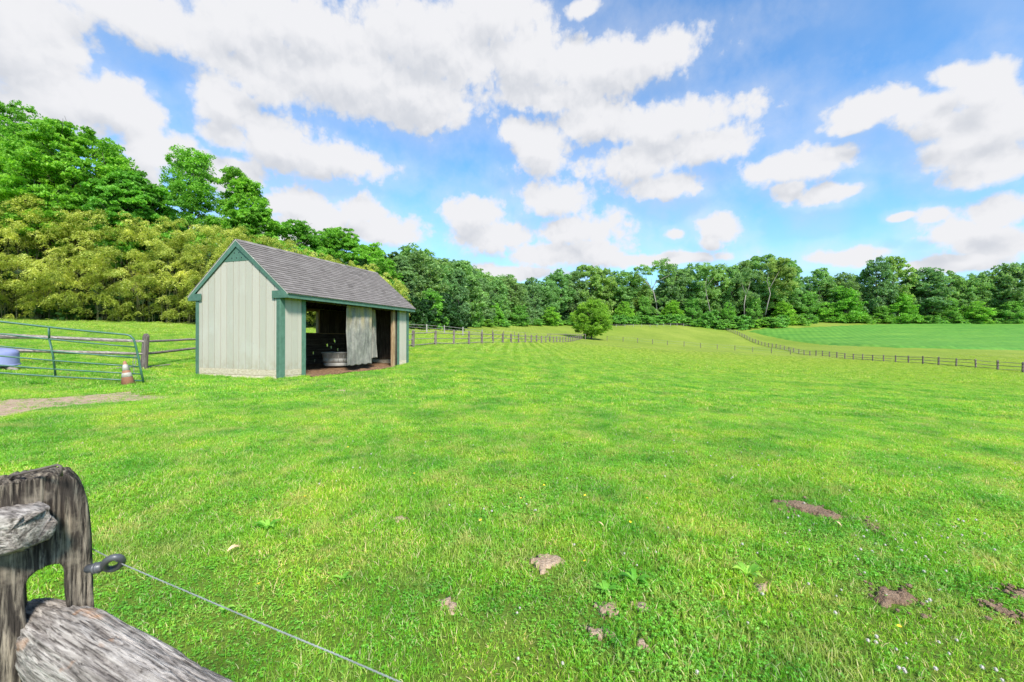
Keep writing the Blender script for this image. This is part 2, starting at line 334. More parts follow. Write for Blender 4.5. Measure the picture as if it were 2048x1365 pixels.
def ground_at(px, py, y0=1.0, y1=230):
    ys = np.geomspace(y0, y1, 900); a = at(px, py, 1.0)
    z = EYE+(a.z-EYE)*ys; g = gz_np(a.x*ys, ys); k = np.argmax(z < g)
    Y = ys[k] if (z < g).any() else y1
    return Vector((a.x*Y, Y, gz(a.x*Y, Y)))
def grass_material():
    t = NT('lawn_grass'); w = t.coords('World')
    big = t.noise(w, .12, 4, .6); med = t.noise(w, .9, 5, .6); fine = t.noise(w, 14, 5, .7); vf = t.noise(w, 60, 3, .7)
    c = t.ramp(med, [(.30, (.075, .18, .012)), (.47, (.14, .26, .018)), (.62, (.21, .30, .025)), (.8, (.29, .33, .05))])
    c = t.mix(t.mr(big, .38, .62, 0, .75), c, (.19, .27, .026))
    # mown, drier, paler turf with distance
    sp = t.N.new('ShaderNodeSeparateXYZ'); t.L.new(w, sp.inputs[0])
    far = t.mr(sp.outputs[1], 14, 60); c = t.mix(t.math('MULTIPLY', far, .72), c, t.mix(t.mr(t.noise(w, .05, 5, .65), .35, .68), (.175, .235, .028), (.25, .27, .058)))
    wv = t.coords('World', (1, .10, 1), (0, 0, .10)); st = t.wave(wv, .36, 1.2, .6)
    sf = t.mr(sp.outputs[1], 22, 70); c = t.mix(t.math('MULTIPLY', sf, .30), c, t.mix(st, (.135, .205, .022), (.26, .30, .06)))
    c = t.mix(1, c, t.ramp(t.noise(t.coords('World', (1, .5, 1)), .10, 7, .72), [(.35, (.80, .86, .8)), (.62, (1.12, 1.08, 1.05))]), 'MULTIPLY')
    c = t.mix(1, c, t.ramp(fine, [(.3, (.70, .76, .7)), (.7, (1.25, 1.2, 1.2))]), 'MULTIPLY')
    c = t.mix(1, c, t.ramp(vf, [(.3, (.75, .78, .7)), (.7, (1.2, 1.18, 1.2))]), 'MULTIPLY')
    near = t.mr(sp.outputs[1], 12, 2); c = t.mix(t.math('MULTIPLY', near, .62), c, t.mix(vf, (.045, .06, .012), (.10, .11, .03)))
    t.bump(t.math('ADD', fine, vf), .55, .03); return t.fin(c, .95, .1)
M['ground'] = grass_material()
def graded(lo, hi, n, k):
    a = np.arcsinh(lo/k); b = np.arcsinh(hi/k); return k*np.sinh(np.linspace(a, b, n))
gx = graded(-1500, 1800, 420, 5.0); gy = graded(-400, 2500, 400, 6.0)
GX, GY = np.meshgrid(gx, gy); GZ = gz_np(GX, GY)
V = np.stack([GX.ravel(), GY.ravel(), GZ.ravel()], 1); nx, ny = len(gx), len(gy)
ii = (np.arange(ny-1)[:, None]*nx+np.arange(nx-1)[None]).ravel()
ground = link('ground', mesh_np('ground', V, np.stack([ii, ii+1, ii+nx+1, ii+nx], 1), M['ground'], smooth=True)); tag(ground, kind='structure')

# crop field on the far slope
def drape(name, poly, h, mat, res, lift=.004, seed=0, edge=.5):
    """a sheet over the ground inside a polygon (world xy), raised by h with its edge sloping down"""
    P = np.array(poly); x0, y0 = P.min(0)-edge; x1, y1 = P.max(0)+edge
    nx_, ny_ = max(3, int((x1-x0)/res)), max(3, int((y1-y0)/res)); X, Y = np.meshgrid(np.linspace(x0, x1, nx_), np.linspace(y0, y1, ny_))
    q = np.stack([X.ravel(), Y.ravel()], 1)
    ins = np.zeros(len(q), bool); dist = np.full(len(q), 1e9); m = len(P)
    for i in range(m):
        a, b = P[i], P[(i+1) % m]
        cond = ((a[1] > q[:, 1]) != (b[1] > q[:, 1])); xx = (b[0]-a[0])*(q[:, 1]-a[1])/(b[1]-a[1]+1e-12)+a[0]; ins ^= cond & (q[:, 0] < xx)
        ab = b-a; tt = np.clip(((q-a)@ab)/(ab@ab+1e-12), 0, 1); dist = np.minimum(dist, np.hypot(*(q-(a+tt[:, None]*ab)).T))
    sd = np.where(ins, dist, -dist)+(vnoise(q[:, 0]/edge*1.3+seed, q[:, 1]/edge*1.3)-.5)*edge*1.9+(vnoise(q[:, 0]/edge*4+seed, q[:, 1]/edge*4)-.5)*edge*1.1
    hh = np.clip(sd/edge, -1, 1); z = gz_np(q[:, 0], q[:, 1])+lift+np.where(hh > 0, h*np.minimum(1, hh*1.5), hh*.25)
    z += (vnoise(q[:, 0]*1.1/res*.5+5, q[:, 1]*1.1/res*.5)-.5)*h*.5*(hh > .3)
    ii = (np.arange(ny_-1)[:, None]*nx_+np.arange(nx_-1)[None]).ravel(); Fc = np.stack([ii, ii+1, ii+nx_+1, ii+nx_], 1)
    keep = (hh[Fc] > -.9).any(1); Fc = Fc[keep]; used = np.unique(Fc); mp = np.full(len(q), -1); mp[used] = np.arange(len(used))
    V = np.stack([q[:, 0], q[:, 1], z], 1)[used]
    return link(name, mesh_np(name, V, mp[Fc], mat, smooth=True))
t = NT('crop_green'); w = t.coords('World'); n = t.noise(w, .35, 6, .7); s_ = t.noise(t.coords('World', (.03, .35, 1)), 1.2, 4, .6)
c = t.ramp(n, [(.3, (.05, .165, .016)), (.7, (.095, .25, .028))]); c = t.mix(t.mr(s_, .4, .65, 0, .8), c, (.14, .28, .03)); rw = t.wave(t.coords('World', (1, 1, 1), (0, 0, .5)), .16, 1.5, .4); c = t.mix(1, c, t.ramp(rw, [(0, (.86, .9, .86)), (1, (1.06, 1.04, 1.05))]), 'MULTIPLY'); t.bump(n, .8, .3); M['crop'] = t.fin(c, .8, .2)
crop_px = [(1495, 660.5), (1512, 664), (1535, 669.5), (1570, 676), (1620, 683), (1700, 688.5), (1800, 691.5), (1930, 693.5), (2048, 695), (2400, 702), (2400, 641.5), (2048, 642.5), (1860, 644), (1740, 646), (1680, 650), (1600, 654), (1530, 655.5)]
crop_poly = [ground_at(x, y, 90)[:2] for x, y in crop_px]
tag(drape('crop_field', crop_poly, .45, M['crop'], 1.6, edge=1.2), kind='structure')

# bare soil
t = NT('soil'); w = t.coords('World'); n = t.noise(w, 7, 6, .7); n2 = t.noise(w, 45, 4, .7)
c = t.ramp(n, [(.3, (.26, .165, .105)), (.7, (.46, .33, .225))]); c = t.mix(t.mr(n2, .45, .7, 0, .7), c, (.56, .44, .31)); t.bump(t.math('ADD', n, n2), .8, .03); M['soil'] = t.fin(c, .95, .1)
t = NT('soil_dark'); w = t.coords('World'); n = t.noise(w, 9, 6, .7); n2 = t.noise(w, 50, 4, .7)
c = t.ramp(n, [(.3, (.15, .092, .058)), (.7, (.36, .245, .16))]); c = t.mix(t.mr(n2, .5, .7, 0, .5), c, (.33, .21, .13)); t.bump(t.math('ADD', n, n2), .9, .04); M['soil_dark'] = t.fin(c, .95, .1)
SOIL = []
def soil(name, px, mat, h=.012, edge=.10, res=.03):
    poly = [tuple(ground_at(x, y)[:2]) for x, y in px]; SOIL.append((np.array(poly), edge))
    return tag(drape(name, poly, h, mat, res, lift=.012, edge=edge, seed=len(SOIL)*7), kind='structure')
soil('dirt_path', [(-60, 812), (60, 805), (160, 799), (230, 792), (262, 789), (300, 786.5), (318, 787), (262, 793), (300, 796), (345, 798), (335, 804), (262, 809), (190, 814), (120, 821), (60, 830), (0, 843), (-80, 862)], M['soil'], .004, .12, .05)
soil('bare_soil', [(1055, 1121), (1085, 1114), (1128, 1118), (1132, 1128), (1105, 1136), (1090, 1148), (1070, 1132)], M['soil'], .01, .03, .012)
soil('bare_soil', [(884, 1208), (905, 1203), (922, 1214), (915, 1235), (896, 1232)], M['soil'], .008, .03, .012)
soil('bare_soil', [(1270, 1210), (1295, 1208), (1305, 1222), (1280, 1226)], M['soil'], .008, .03, .012)
soil('bare_soil', [(1195, 1214), (1225, 1210), (1240, 1228), (1212, 1236)], M['soil'], .008, .03, .012)
soil('bare_soil', [(1170, 1258), (1215, 1262), (1230, 1276), (1190, 1280)], M['soil'], .008, .03, .012)
soil('bare_soil', [(1750, 1182), (1800, 1175), (1830, 1198), (1812, 1212), (1780, 1206), (1768, 1214)], M['soil_dark'], .014, .04, .014)
soil('bare_soil', [(1955, 1200), (1990, 1208), (2038, 1232), (2030, 1246), (1985, 1226)], M['soil_dark'], .014, .04, .014)
soil('bare_soil', [(2022, 1178), (2060, 1176), (2060, 1196), (2030, 1192)], M['soil_dark'], .014, .04, .014)
soil('bare_soil', [(1545, 1001), (1590, 1003), (1628, 1010), (1660, 1022), (1690, 1036), (1668, 1042), (1630, 1030), (1585, 1016)], M['soil_dark'], .018, .05, .02)
soil('bare_soil', [(1720, 1040), (1745, 1046), (1765, 1058), (1750, 1061), (1728, 1050)], M['soil_dark'], .014, .04, .02)
soil('bare_soil', [(640, 784), (690, 780), (715, 784), (700, 789), (650, 789)], M['soil'], .004, .15, .05)
soil('bare_soil', [(785, 1040), (812, 1038), (818, 1045), (795, 1048)], M['soil'], .006, .03, .014)
soil('bare_soil', [(1510, 1162), (1535, 1158), (1540, 1180), (1520, 1186)], M['soil'], .006, .03, .014)
soil('bare_soil', [(1275, 1275), (1293, 1272), (1298, 1300), (1282, 1302)], M['soil'], .006, .03, .014)

# ------------------------------------------------------------------ the run-in shed
SX, SY, SYAW, SL, SW = -7.243, 13.403, 0.3230, 7.315, 3.651
SZ = EYE-0.996                                  # bottom edge of the siding
SHED = Matrix.Translation((SX, SY, SZ)) @ Matrix.Rotation(math.pi/2-SYAW, 4, 'Z')
HEB, HEF, HAP, EO, GO = 2.254, 2.38, 4.175, .341, .02
SLOPE = (HAP-HEF)/(SW/2+EO); SANG = math.atan(SLOPE); GB = -.19   # bottom of skirt boards
t = NT('siding'); a = t.attr(); v = t.coords('Object', (6, 6, .5)); n = t.noise(v, 3, 6, .6); n2 = t.noise(t.coords('Object'), 1.1, 4, .6)
c = t.ramp(n, [(.2, (.385, .348, .282)), (.8, (.43, .39, .318))]); c = t.mix(1, c, t.ramp(a, [(0, (.90, .92, .9)), (1, (1.06, 1.05, 1.05))]), 'MULTIPLY')
c = t.mix(t.mr(n2, .55, .8, 0, .5), c, (.45, .44, .38)); k_ = t.noise(t.coords('Object', (1, 1, .6)), 13, 2, .4); c = t.mix(t.mr(k_, .72, .78, 0, .5), c, (.24, .25, .19)); sp_ = t.N.new('ShaderNodeSeparateXYZ'); t.L.new(t.coords('Object'), sp_.inputs[0]); mud = t.math('MULTIPLY', t.mr(sp_.outputs[2], .55, 0), t.mr(t.noise(t.coords('Object', (1, 1, .7)), 5, 6, .7), .42, .68))
c = t.mix(t.math('MULTIPLY', mud, .55), c, (.27, .21, .13)); t.bump(n, .25, .004); M['siding'] = t.fin(c, .62, .3)
M['trim'] = m_simple('trim', (.06, .125, .082), (.09, .175, .122), 5, .5, .25, (1.5, 1.5, 1.5), tv=.18, spec=.35)
M['skirt'] = m_simple('skirt', (.38, .30, .20), (.62, .53, .40), 5, .85, .4, (2, 2, 6), tv=.2)
M['drip'] = m_simple('drip', (.40, .36, .29), (.52, .48, .42), 5, .6, .1)
t = NT('shingle'); a = t.attr(); n = t.noise(t.coords('Object'), 70, 3, .7); n2 = t.noise(t.coords('Object'), 1.3, 5, .6)
c = t.ramp(a, [(0, (.12, .103, .093)), (.5, (.165, .143, .130)), (1, (.22, .192, .175))]); c = t.mix(1, c, t.ramp(n, [(.3, (.78, .78, .78)), (.7, (1.2, 1.2, 1.2))]), 'MULTIPLY')
c = t.mix(t.mr(n2, .5, .75, 0, .4), c, (.19, .16, .15)); t.bump(n, .5, .004); M['shingle'] = t.fin(c, .92, .15)
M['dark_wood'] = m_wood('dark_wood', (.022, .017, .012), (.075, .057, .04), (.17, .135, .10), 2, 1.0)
M['kick_wood'] = m_wood('kick_wood', (.025, .019, .014), (.075, .057, .042), (.15, .12, .095), 0, 1.0)
M['stud'] = m_wood('stud', (.20, .12, .06), (.40, .27, .15), (.55, .42, .28), 2, .8, bump=.3)
M['black'] = m_simple('black', (.01, .01, .01), (.02, .02, .02), 5, .9, 0)
shed = empty('horse_shed', (SX, SY, SZ), math.pi/2-SYAW)
tag(shed, 'sage green board run-in shed with dark green trim and grey shingle roof, open long side', 'shed')
RY = SW/2
def roof_z(y, off=0): return HAP-SLOPE*abs(y-RY)+off
# gable wall of vertical boards
def gable(x0, x1, name, side):
    b = MB(); nb = 14; w = SW/nb; ys = [i*w for i in range(nb+1)]
    rr = random.Random(3)
    ys = [0.0]; widths = [.235, .33, .27, .30, .27, .29, .235, .29, .26, .27, .29, .27, .26]; s = sum(widths)
    for q in widths: ys.append(ys[-1]+q*SW/s)
    for i in range(len(ys)-1):
        a, c = ys[i]+.012, ys[i+1]-.012; dx = rr.uniform(-.002, .002)
        top = [(a, roof_z(a, -.10))]
        if a < RY < c: top.append((RY, roof_z(RY, -.10)))
        top.append((c, roof_z(c, -.10)))
        poly = [(x0+dx, a, 0.0)]+[(x0+dx, yy, zz) for yy, zz in top]+[(x0+dx, c, 0.0)]
        b.prism(poly, (x1-x0-dx, 0, 0), 0, rr.random())
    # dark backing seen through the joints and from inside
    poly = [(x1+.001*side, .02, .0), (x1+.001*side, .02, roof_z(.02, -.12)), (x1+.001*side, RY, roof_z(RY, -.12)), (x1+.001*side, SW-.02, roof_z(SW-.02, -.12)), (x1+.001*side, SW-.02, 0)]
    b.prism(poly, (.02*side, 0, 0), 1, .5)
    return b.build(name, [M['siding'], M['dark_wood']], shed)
o = gable(0, .022, 'gable_wall', 1); o = gable(SL, SL-.022, 'gable_wall', -1)
def holes_wall(b, u0, u1, z0, z1, y, th, holes, m, t=None):
    """wall in the plane y with rectangular holes, cut along a grid"""
    us = sorted({u0, u1, *[h[0] for h in holes], *[h[1] for h in holes]}); us = [u for u in us if u0 <= u <= u1]
    for i in range(len(us)-1):
        a, c = us[i], us[i+1]; cuts = sorted([(h[2], h[3]) for h in holes if h[0] <= a+1e-6 and h[1] >= c-1e-6]); z = z0
        for (ha, hb) in cuts:
            if hb <= z or ha >= z1: continue
            if ha > z: b.box(a, c, y, y+th, z, ha, m, t)
            z = max(z, hb)
        if z < z1: b.box(a, c, y, y+th, z, z1, m, t)
# front panels of the open side
b = MB()
for (u0, u1) in [(.17, .446), (.457, .70), (.711, .85)]: b.box(u0, u1, 0, .022, 0, HEB+.10, 0)
b.box(.03, .99, .024, .04, -.1, HEB+.1, 1); b.build('front_wall', [M['siding'], M['dark_wood']], shed)
b = MB()
for (u0, u1) in [(6.55, 6.807), (6.818, 7.15)]: b.box(u0, u1, 0, .022, 0, HEB+.10, 0)
b.box(6.42, SL-.03, .024, .04, -.1, HEB+.1, 1); b.build('front_wall', [M['siding'], M['dark_wood']], shed)
# back wall: boards with a window opening, kick boards with worn-through holes
b = MB(); rr = random.Random(5)
win = (4.32, 5.39, 1.25, 2.22)
zk = 1.22; u = .03; holes = [win]
hp = [(4.72, .06), (5.16, .27), (5.25, -.08), (6.02, .62), (6.55, .78), (2.2, .5), (6.05, .62), (6.29, .52), (6.5, .86), (6.75, .4)]
for (hu, hz_) in hp + [(rr.uniform(.4, 7), rr.uniform(0, .9)) for _ in range(1)]: holes.append((hu, hu+.075, hz_, hz_+.12))
while u < SL-.04:
    w_ = min(rr.uniform(.20, .28), SL-.03-u)
    hs = [(max(h[0], u), min(h[1], u+w_-.004), h[2], h[3]) for h in holes if h[0] < u+w_-.004 and h[1] > u]
    holes_wall(b, u, u+w_-.004, -.18, HEB+.1, SW-.022, .022, hs, 0, rr.random()); u += w_
b.build('back_wall', [M['siding']], shed)
b = MB(); z = -.24
for i in range(6):
    z1_ = z+.243
    hs = [(h[0]-.01, h[1]+.01, h[2]-.01, h[3]+.01) for h in holes[1:]]
    holes_wall(b, .06, 3.65, z, z1_-.006, SW-.062, .036, [h for h in hs if h[0] < 3.6], 0, rr.random())
    holes_wall(b, 3.656, SL-.06, z, z1_-.006, SW-.064, .036, [h for h in hs if h[0] > 3.66], 0, rr.random()); z = z1_
b.box(.06, SL-.06, SW-.10, SW-.028, z, z+.03, 1)
b.build('kick_boards', [M['kick_wood'], M['stud']], shed)
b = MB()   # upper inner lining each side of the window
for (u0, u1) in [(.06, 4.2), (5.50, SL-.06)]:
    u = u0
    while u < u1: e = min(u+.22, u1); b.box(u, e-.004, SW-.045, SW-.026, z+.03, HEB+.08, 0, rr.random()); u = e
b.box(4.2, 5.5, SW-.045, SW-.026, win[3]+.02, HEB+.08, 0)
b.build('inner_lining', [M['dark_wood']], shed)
fr = MB()
fr.box(win[1], win[1]+.09, SW-.15, SW-.004, win[2]-.03, HEB+.05, 0); fr.box(win[0]-.09, win[0], SW-.15, SW-.004, win[2]-.03, HEB+.05, 0)
fr.box(win[0]+.001, win[1]-.001, SW-.13, SW-.003, win[3], win[3]+.09, 0); fr.box(win[0]+.001, win[1]-.001, SW-.12, SW-.003, win[2]-.035, win[2], 0)
bevel(fr.build('window_frame', [M['stud']], shed), .004)
# corner posts and opening trim
for (x0, x1, y0, y1) in [(-.022, .17, -.022, -.001), (-.022, -.001, 0, .135), (-.022, -.001, SW-.12, SW+.022), (-.02, .12, SW+.001, SW+.022),
                         (.85, 1.02, -.022, -.001), (6.39, 6.55, -.022, -.001), (7.15, SL+.022, -.022, -.001), (SL+.001, SL+.022, 0, .135), (SL+.001, SL+.022, SW-.12, SW+.022), (SL-.12, SL+.02, SW+.001, SW+.022)]:
    b = MB(); zt = HEB+.02 if y1 < .2 else HEB+.09
    b.box(x0, x1, y0, y1, GB-.055, zt, 0); o = bevel(b.build('corner_trim', [M['trim']], shed), .004)
b = MB(); b.box(.86, 1.0, .001, .10, GB-.15, HEB+.1, 0); b.build('jamb_post', [M['stud']], shed)
b = MB(); b.box(6.10, 6.25, -.0, .14, GB-.20, HEB+.1, 0); bevel(b.build('jamb_post', [M['stud']], shed), .01)
b = MB(); b.box(6.255, 6.385, .02, .14, GB-.12, HEB+.1, 0); b.build('jamb_post', [M['dark_wood']], shed)
# skirt boards
for (x0, x1, y0, y1) in [(-.004, .020, .136, SW-.121), (.171, .849, -.004, .020), (6.551, 7.149, -.004, .020), (SL-.02, SL+.004, .136, SW-.121), (.121, SL-.121, SW-.02, SW+.004)]:
    b = MB(); b.box(x0, x1, y0, y1, GB, -.004, 0); b.box(x0+.004, x1-.004, y0+.004, y1-.004, GB-.25, GB-.008, 0); bevel(b.build('skirt_board', [M['skirt']], shed), .004)
# roof: deck, rafters, shingle courses
X0, X1 = -GO-.03, SL+GO+.03
def slope_pt(side, s, off):      # s = distance down from ridge, off = above the deck
    y = RY-side*(s*math.cos(SANG)); z_ = HAP-s*math.sin(SANG)
    return (y-side*off*math.sin(SANG), z_+off*math.cos(SANG))
SLEN = (RY+EO)/math.cos(SANG)
b = MB()
for side in (1, -1):
    p = [slope_pt(side, 0, -.0), slope_pt(side, SLEN, 0), slope_pt(side, SLEN, .022), slope_pt(side, 0, .022)]
    b.prism([(X0+.03, y, z_) for y, z_ in p][::side], (X1-X0-.06, 0, 0), 0)
b.build('roof_deck', [M['dark_wood']], shed)
for k in range(13):
    xr = .08+k*(SL-.2)/12
    b = MB()
    for side in (1, -1):
        p = [slope_pt(side, .02, -.13), slope_pt(side, SLEN-.05, -.13), slope_pt(side, SLEN-.05, -.003), slope_pt(side, .02, -.003)]
        b.prism([(xr, y, z_) for y, z_ in p][::side], (.04, 0, 0), 0)
    b.build('rafter', [M['dark_wood']], shed)
b = MB(); b.box(1.0, 6.39, .03, .12, HEB-.02, HEB+.14, 0); b.build('header_beam', [M['dark_wood']], shed)
b = MB(); rr = random.Random(9); nc = 21; ex = (SLEN+.03)/nc
for side in (1, -1):
    for i in range(nc):
        s1 = SLEN+.03-i*ex; s0 = max(s1-ex*1.35, 0.01); x = X0-.012-rr.uniform(0, .28)
        x_end = X1+.012
        while x < x_end:
            w_ = rr.choice((.16, .2, .24, .3, .34)); a, c_ = max(x, X0-.012), min(x+w_-.004, x_end); x += w_
            if c_-a < .03: continue
            o_ = rr.uniform(-.0015, .004); lift = .024; wz = .012*math.sin(a*1.7+side)*math.sin(i*.4)
            p = [slope_pt(side, s0, lift), slope_pt(side, s1-.006, lift+.012+o_), slope_pt(side, s1+rr.uniform(-.004, .004), lift+.027+o_), slope_pt(side, s0, lift+.007)]
            b.prism([(a, y, z_) for y, z_ in p][::side], (c_-a, 0, 0), 0, min(1, max(0, rr.gauss(.5, .16))))
b.build('roof_shingles', [M['shingle']], shed)
b = MB(); x = X0-.012; i = 0
while x < X1:
    e = min(x+.30, X1+.012)
    p = []; hl = .14
    for side in (1, -1):
        q = [slope_pt(side, -.0, .052), slope_pt(side, hl, .046), slope_pt(side, hl, .054+.004*(i % 2)), slope_pt(side, 0, .062+.004*(i % 2))]
        b.prism([(x, y, z_) for y, z_ in q][::side], (e-x-.004, 0, 0), 0)
    x = e; i += 1
b.build('ridge_cap', [M['shingle']], shed)
for gx_ in (X0, X1-.024):    # rake boards with a pale drip edge
    for side in (1, -1):
        b = MB(); wid = .155
        p = [slope_pt(side, .0, -wid*1.0), slope_pt(side, SLEN, -wid), slope_pt(side, SLEN+.0, -.0), slope_pt(side, 0, 0)]
        p[0] = (RY, HAP-wid/math.cos(SANG)); p[3] = (RY, HAP); p[1] = (p[2][0], p[2][1]-.125)
        b.prism([(gx_, y, z_) for y, z_ in p][::side], (.024, 0, 0), 0); bevel(b.build('rake_board', [M['trim']], shed), .003)
        b = MB(); p = [(RY, HAP+.0), slope_pt(side, SLEN+.012, .0), slope_pt(side, SLEN+.012, .023), (RY, HAP+.029)]
        b.prism([(gx_-.006, y, z_) for y, z_ in p][::side], (.036, 0, 0), 0); b.build('drip_edge', [M['drip']], shed)
for side in (1, -1):
    ys = (-EO, -EO+.022) if side == 1 else (SW+EO-.022, SW+EO)
    b = MB(); b.box(X0+.026, X1-.026, ys[0], ys[1], HEB, HEF-.005, 0); bevel(b.build('fascia', [M['trim']], shed), .003)
    b = MB(); b.box(X0-.006, X1+.006, ys[0]-.012, ys[1]+.008, HEF-.003, HEF+.017, 0); b.build('drip_edge', [M['drip']], shed)
    for gx_ in (X0+.001, X1-.025):
        b = MB(); y_in = .28 if side == 1 else SW-.28; y_out = ys[0] if side == 1 else ys[1]
        zt = HEB+.235
        cut = (RY-(HAP-.10-zt)/SLOPE) if side == 1 else (RY+(HAP-.10-zt)/SLOPE)
        poly = [(y_out, HEB), (y_in, HEB), (y_in, zt), (cut, zt), (y_out, HEF-.02)]
        b.prism([(gx_-.012 if gx_ < 1 else gx_+.012, y, z_) for y, z_ in poly][::side], (.024, 0, 0), 0); bevel(b.build('cornice_return', [M['trim']], shed), .003)
    b = MB(); s0_ = (ys[1], ys[0]); b.box(X0+.03, X1-.03, (ys[1]+.001) if side == 1 else SW+.001, -.001 if side == 1 else ys[0]-.001, HEB+.10, HEB+.115, 0); b.build('soffit', [M['dark_wood']], shed)
for gx_, d in ((-.0045, -1), (SL+.0045, 1)):   # vent triangle with five drilled holes
    b = MB(); zv = HAP-.665; hw = (HAP-.105-zv)/SLOPE
    x_ = gx_+d*.006
    b.prism([(x_, RY-hw, zv), (x_, RY+hw, zv), (x_, RY, HAP-.12)], (-d*.012, 0, 0), 0)
    v = b.build('vent_panel', [M['trim']], shed)
    for (hy, hz_) in [(-.21, zv+.10), (0, zv+.10), (.21, zv+.10), (-.10, zv+.27), (.10, zv+.27)]:
        b = MB(); ring = [(x_+d*.003, RY+hy+.021*math.cos(k*math.pi/5), hz_+.021*math.sin(k*math.pi/5)) for k in range(10)]
        b.prism(ring, (-d*.005, 0, 0), 0); b.build('vent_hole', [M['black']], v)
# floor of wood shavings and soil inside
t = NT('shavings'); w = t.coords('World'); n = t.noise(w, 12, 6, .75); n2 = t.noise(w, 40, 4, .7)
c = t.ramp(n, [(.3, (.10, .055, .032)), (.55, (.25, .145, .08)), (.75, (.44, .30, .18))]); t.bump(t.math('ADD', n, n2), 1, .04); M['shavings'] = t.fin(c, .95, .1)
V = []; Fc = []; nu, nv = 130, 80
uu = np.linspace(-.0, SL, nu); vv = np.linspace(-.35, SW-.03, nv); U, Vv = np.meshgrid(uu, vv)
zz = -.235+(vnoise(U*2.2, Vv*2.2)-.5)*.09+(vnoise(U*9, Vv*9)-.5)*.03+np.clip(.0-Vv, 0, 1)*-.12+np.clip((Vv-2.6)*.06, 0, 1)
ms = np.ones_like(U, bool); ms[Vv < .06] = ((U > 1.03) & (U < 6.0))[Vv < .06]
ms &= (U > .05) & (U < SL-.05)
ii = (np.arange(nv-1)[:, None]*nu+np.arange(nu-1)[None]).ravel(); Fc = np.stack([ii, ii+1, ii+nu+1, ii+nu], 1); Fc = Fc[ms.ravel()[Fc].all(1)]
Vw = np.array([list(SHED @ Vector(p)) for p in zip(U.ravel(), Vv.ravel(), zz.ravel())])
g_ = gz_np(Vw[:, 0], Vw[:, 1]); Vw[:, 2] = np.where(Vv.ravel() < 0, np.maximum(Vw[:, 2], g_+.012), np.maximum(Vw[:, 2], g_+.03))
fl = link('dirt_floor', mesh_np('dirt_floor', Vw, Fc, M['shavings'], smooth=True)); tag(fl, kind='structure')
def S(u, v, z): return SHED @ Vector((u, v, z))

# curtains hanging in the opening
def curtain(name, label, u0, u1, ub0, ub1, zt, zb0, zb1, folds, amp, seed, y=.07):
    rr = np.random.default_rng(seed); nu_, nz = 90, 50; s = np.linspace(0, 1, nu_); h = np.linspace(0, 1, nz); S_, H = np.meshgrid(s, h)
    U_ = (u0+(u1-u0)*S_)*(1-H)+(ub0+(ub1-ub0)*S_)*H
    fold = np.sin(S_*folds*6.28+1.3*np.sin(S_*9+seed))+.45*np.sin(S_*folds*2.3*6.28+seed+H*.8)
    Y_ = y+amp*fold*(1-.35*H)+.03*np.sin(H*5+S_*4)+(vnoise(S_*20, H*9+seed)-.5)*.02
    Z_ = zt*(1-H)+(zb0+(zb1-zb0)*S_+.015*np.sin(S_*23))*H - (.0 if amp < .03 else .0)
    V0 = np.stack([U_.ravel(), Y_.ravel(), Z_.ravel()], 1); ii = (np.arange(nz-1)[:, None]*nu_+np.arange(nu_-1)[None]).ravel()
    Fc = np.stack([ii, ii+1, ii+nu_+1, ii+nu_], 1)
    o = link('stall_curtain', mesh_np('stall_curtain', V0, Fc, M['canvas'], smooth=True)); o.matrix_world = SHED
    s_ = o.modifiers.new('thick', 'SOLIDIFY'); s_.thickness = .006
    return tag(o, label, 'curtain', 'canvas curtains hanging in the shed opening')
t = NT('canvas'); v = t.coords('Object', (1.2, 1, .8)); n = t.noise(v, 2.6, 6, .65); n2 = t.noise(t.coords('Object'), 14, 5, .7)
c = t.ramp(n, [(.3, (.13, .122, .105)), (.52, (.22, .205, .175)), (.72, (.33, .305, .255))])
sp = t.N.new('ShaderNodeSeparateXYZ'); t.L.new(t.coords('Object'), sp.inputs[0]); y_ = t.math('MULTIPLY', t.mr(sp.outputs[2], 1.2, 2.1), t.mr(t.noise(t.coords('Object', (3, 1, .4)), 1.4, 3), .42, .6))
c = t.mix(t.math('MULTIPLY', y_, .95), c, (.36, .27, .12)); c = t.mix(1, c, t.ramp(n2, [(.3, (.82, .82, .82)), (.7, (1.12, 1.12, 1.1))]), 'MULTIPLY'); t.bump(n2, .3, .004); M['canvas'] = t.fin(c, .85, .15)
curtain('a', 'flat grey canvas curtain with a yellowish stain, nearer one beside the stock tank', 3.0, 4.50, 3.02, 4.56, 2.28, -.05, -.03, 1.5, .016, 4, -.012)
curtain('b', 'gathered grey canvas curtain pulled into folds, farther one beside the tan post', 4.62, 5.20, 4.60, 5.40, 2.25, .16, .18, 2.6, .05, 9, .30)

# stock tank
M['tank'] = m_simple('tank', (.26, .25, .23), (.40, .385, .35), 4, .55, .15, tv=.1)
M['water'] = m_simple('water', (.03, .035, .03), (.05, .055, .05), 3, .12, .1)
c_ = at(674, 727, 17.75); tk = empty('stock_tank', (c_.x, c_.y, 0), 0.25)
zf = max(gz(c_.x, c_.y), SZ-.235)
tk.location.z = EYE-(735.2-679.6)/F*17.45
tk.scale = (.9, .9, 1.0)
tag(tk, 'grey oval ribbed stock tank half hidden behind the flat curtain', 'stock tank')
b = MB(); prof = [(.0, .0), (.44, .0), (.455, .03), (.462, .13), (.448, .14), (.448, .16), (.475, .17), (.488, .30), (.472, .31), (.472, .33), (.498, .34), (.508, .50), (.53, .51), (.548, .53), (.548, .565), (.53, .575), (.498, .57), (.488, .50), (.455, .05), (0, .04)]
b.lathe(prof, 48, sx=1.22, sy=.82, m=0, t=.5)
for k in range(16):
    a = k*math.pi/8+.2; r0, r1 = .474, .512
    p = [(r*1.22*math.cos(a), r*.82*math.sin(a), z_) for r, z_ in ((.474, .17), (.506, .50))]
    b.tube(p, .012, 5, 0, .1)
b.build('tank_body', [M['tank']], tk)
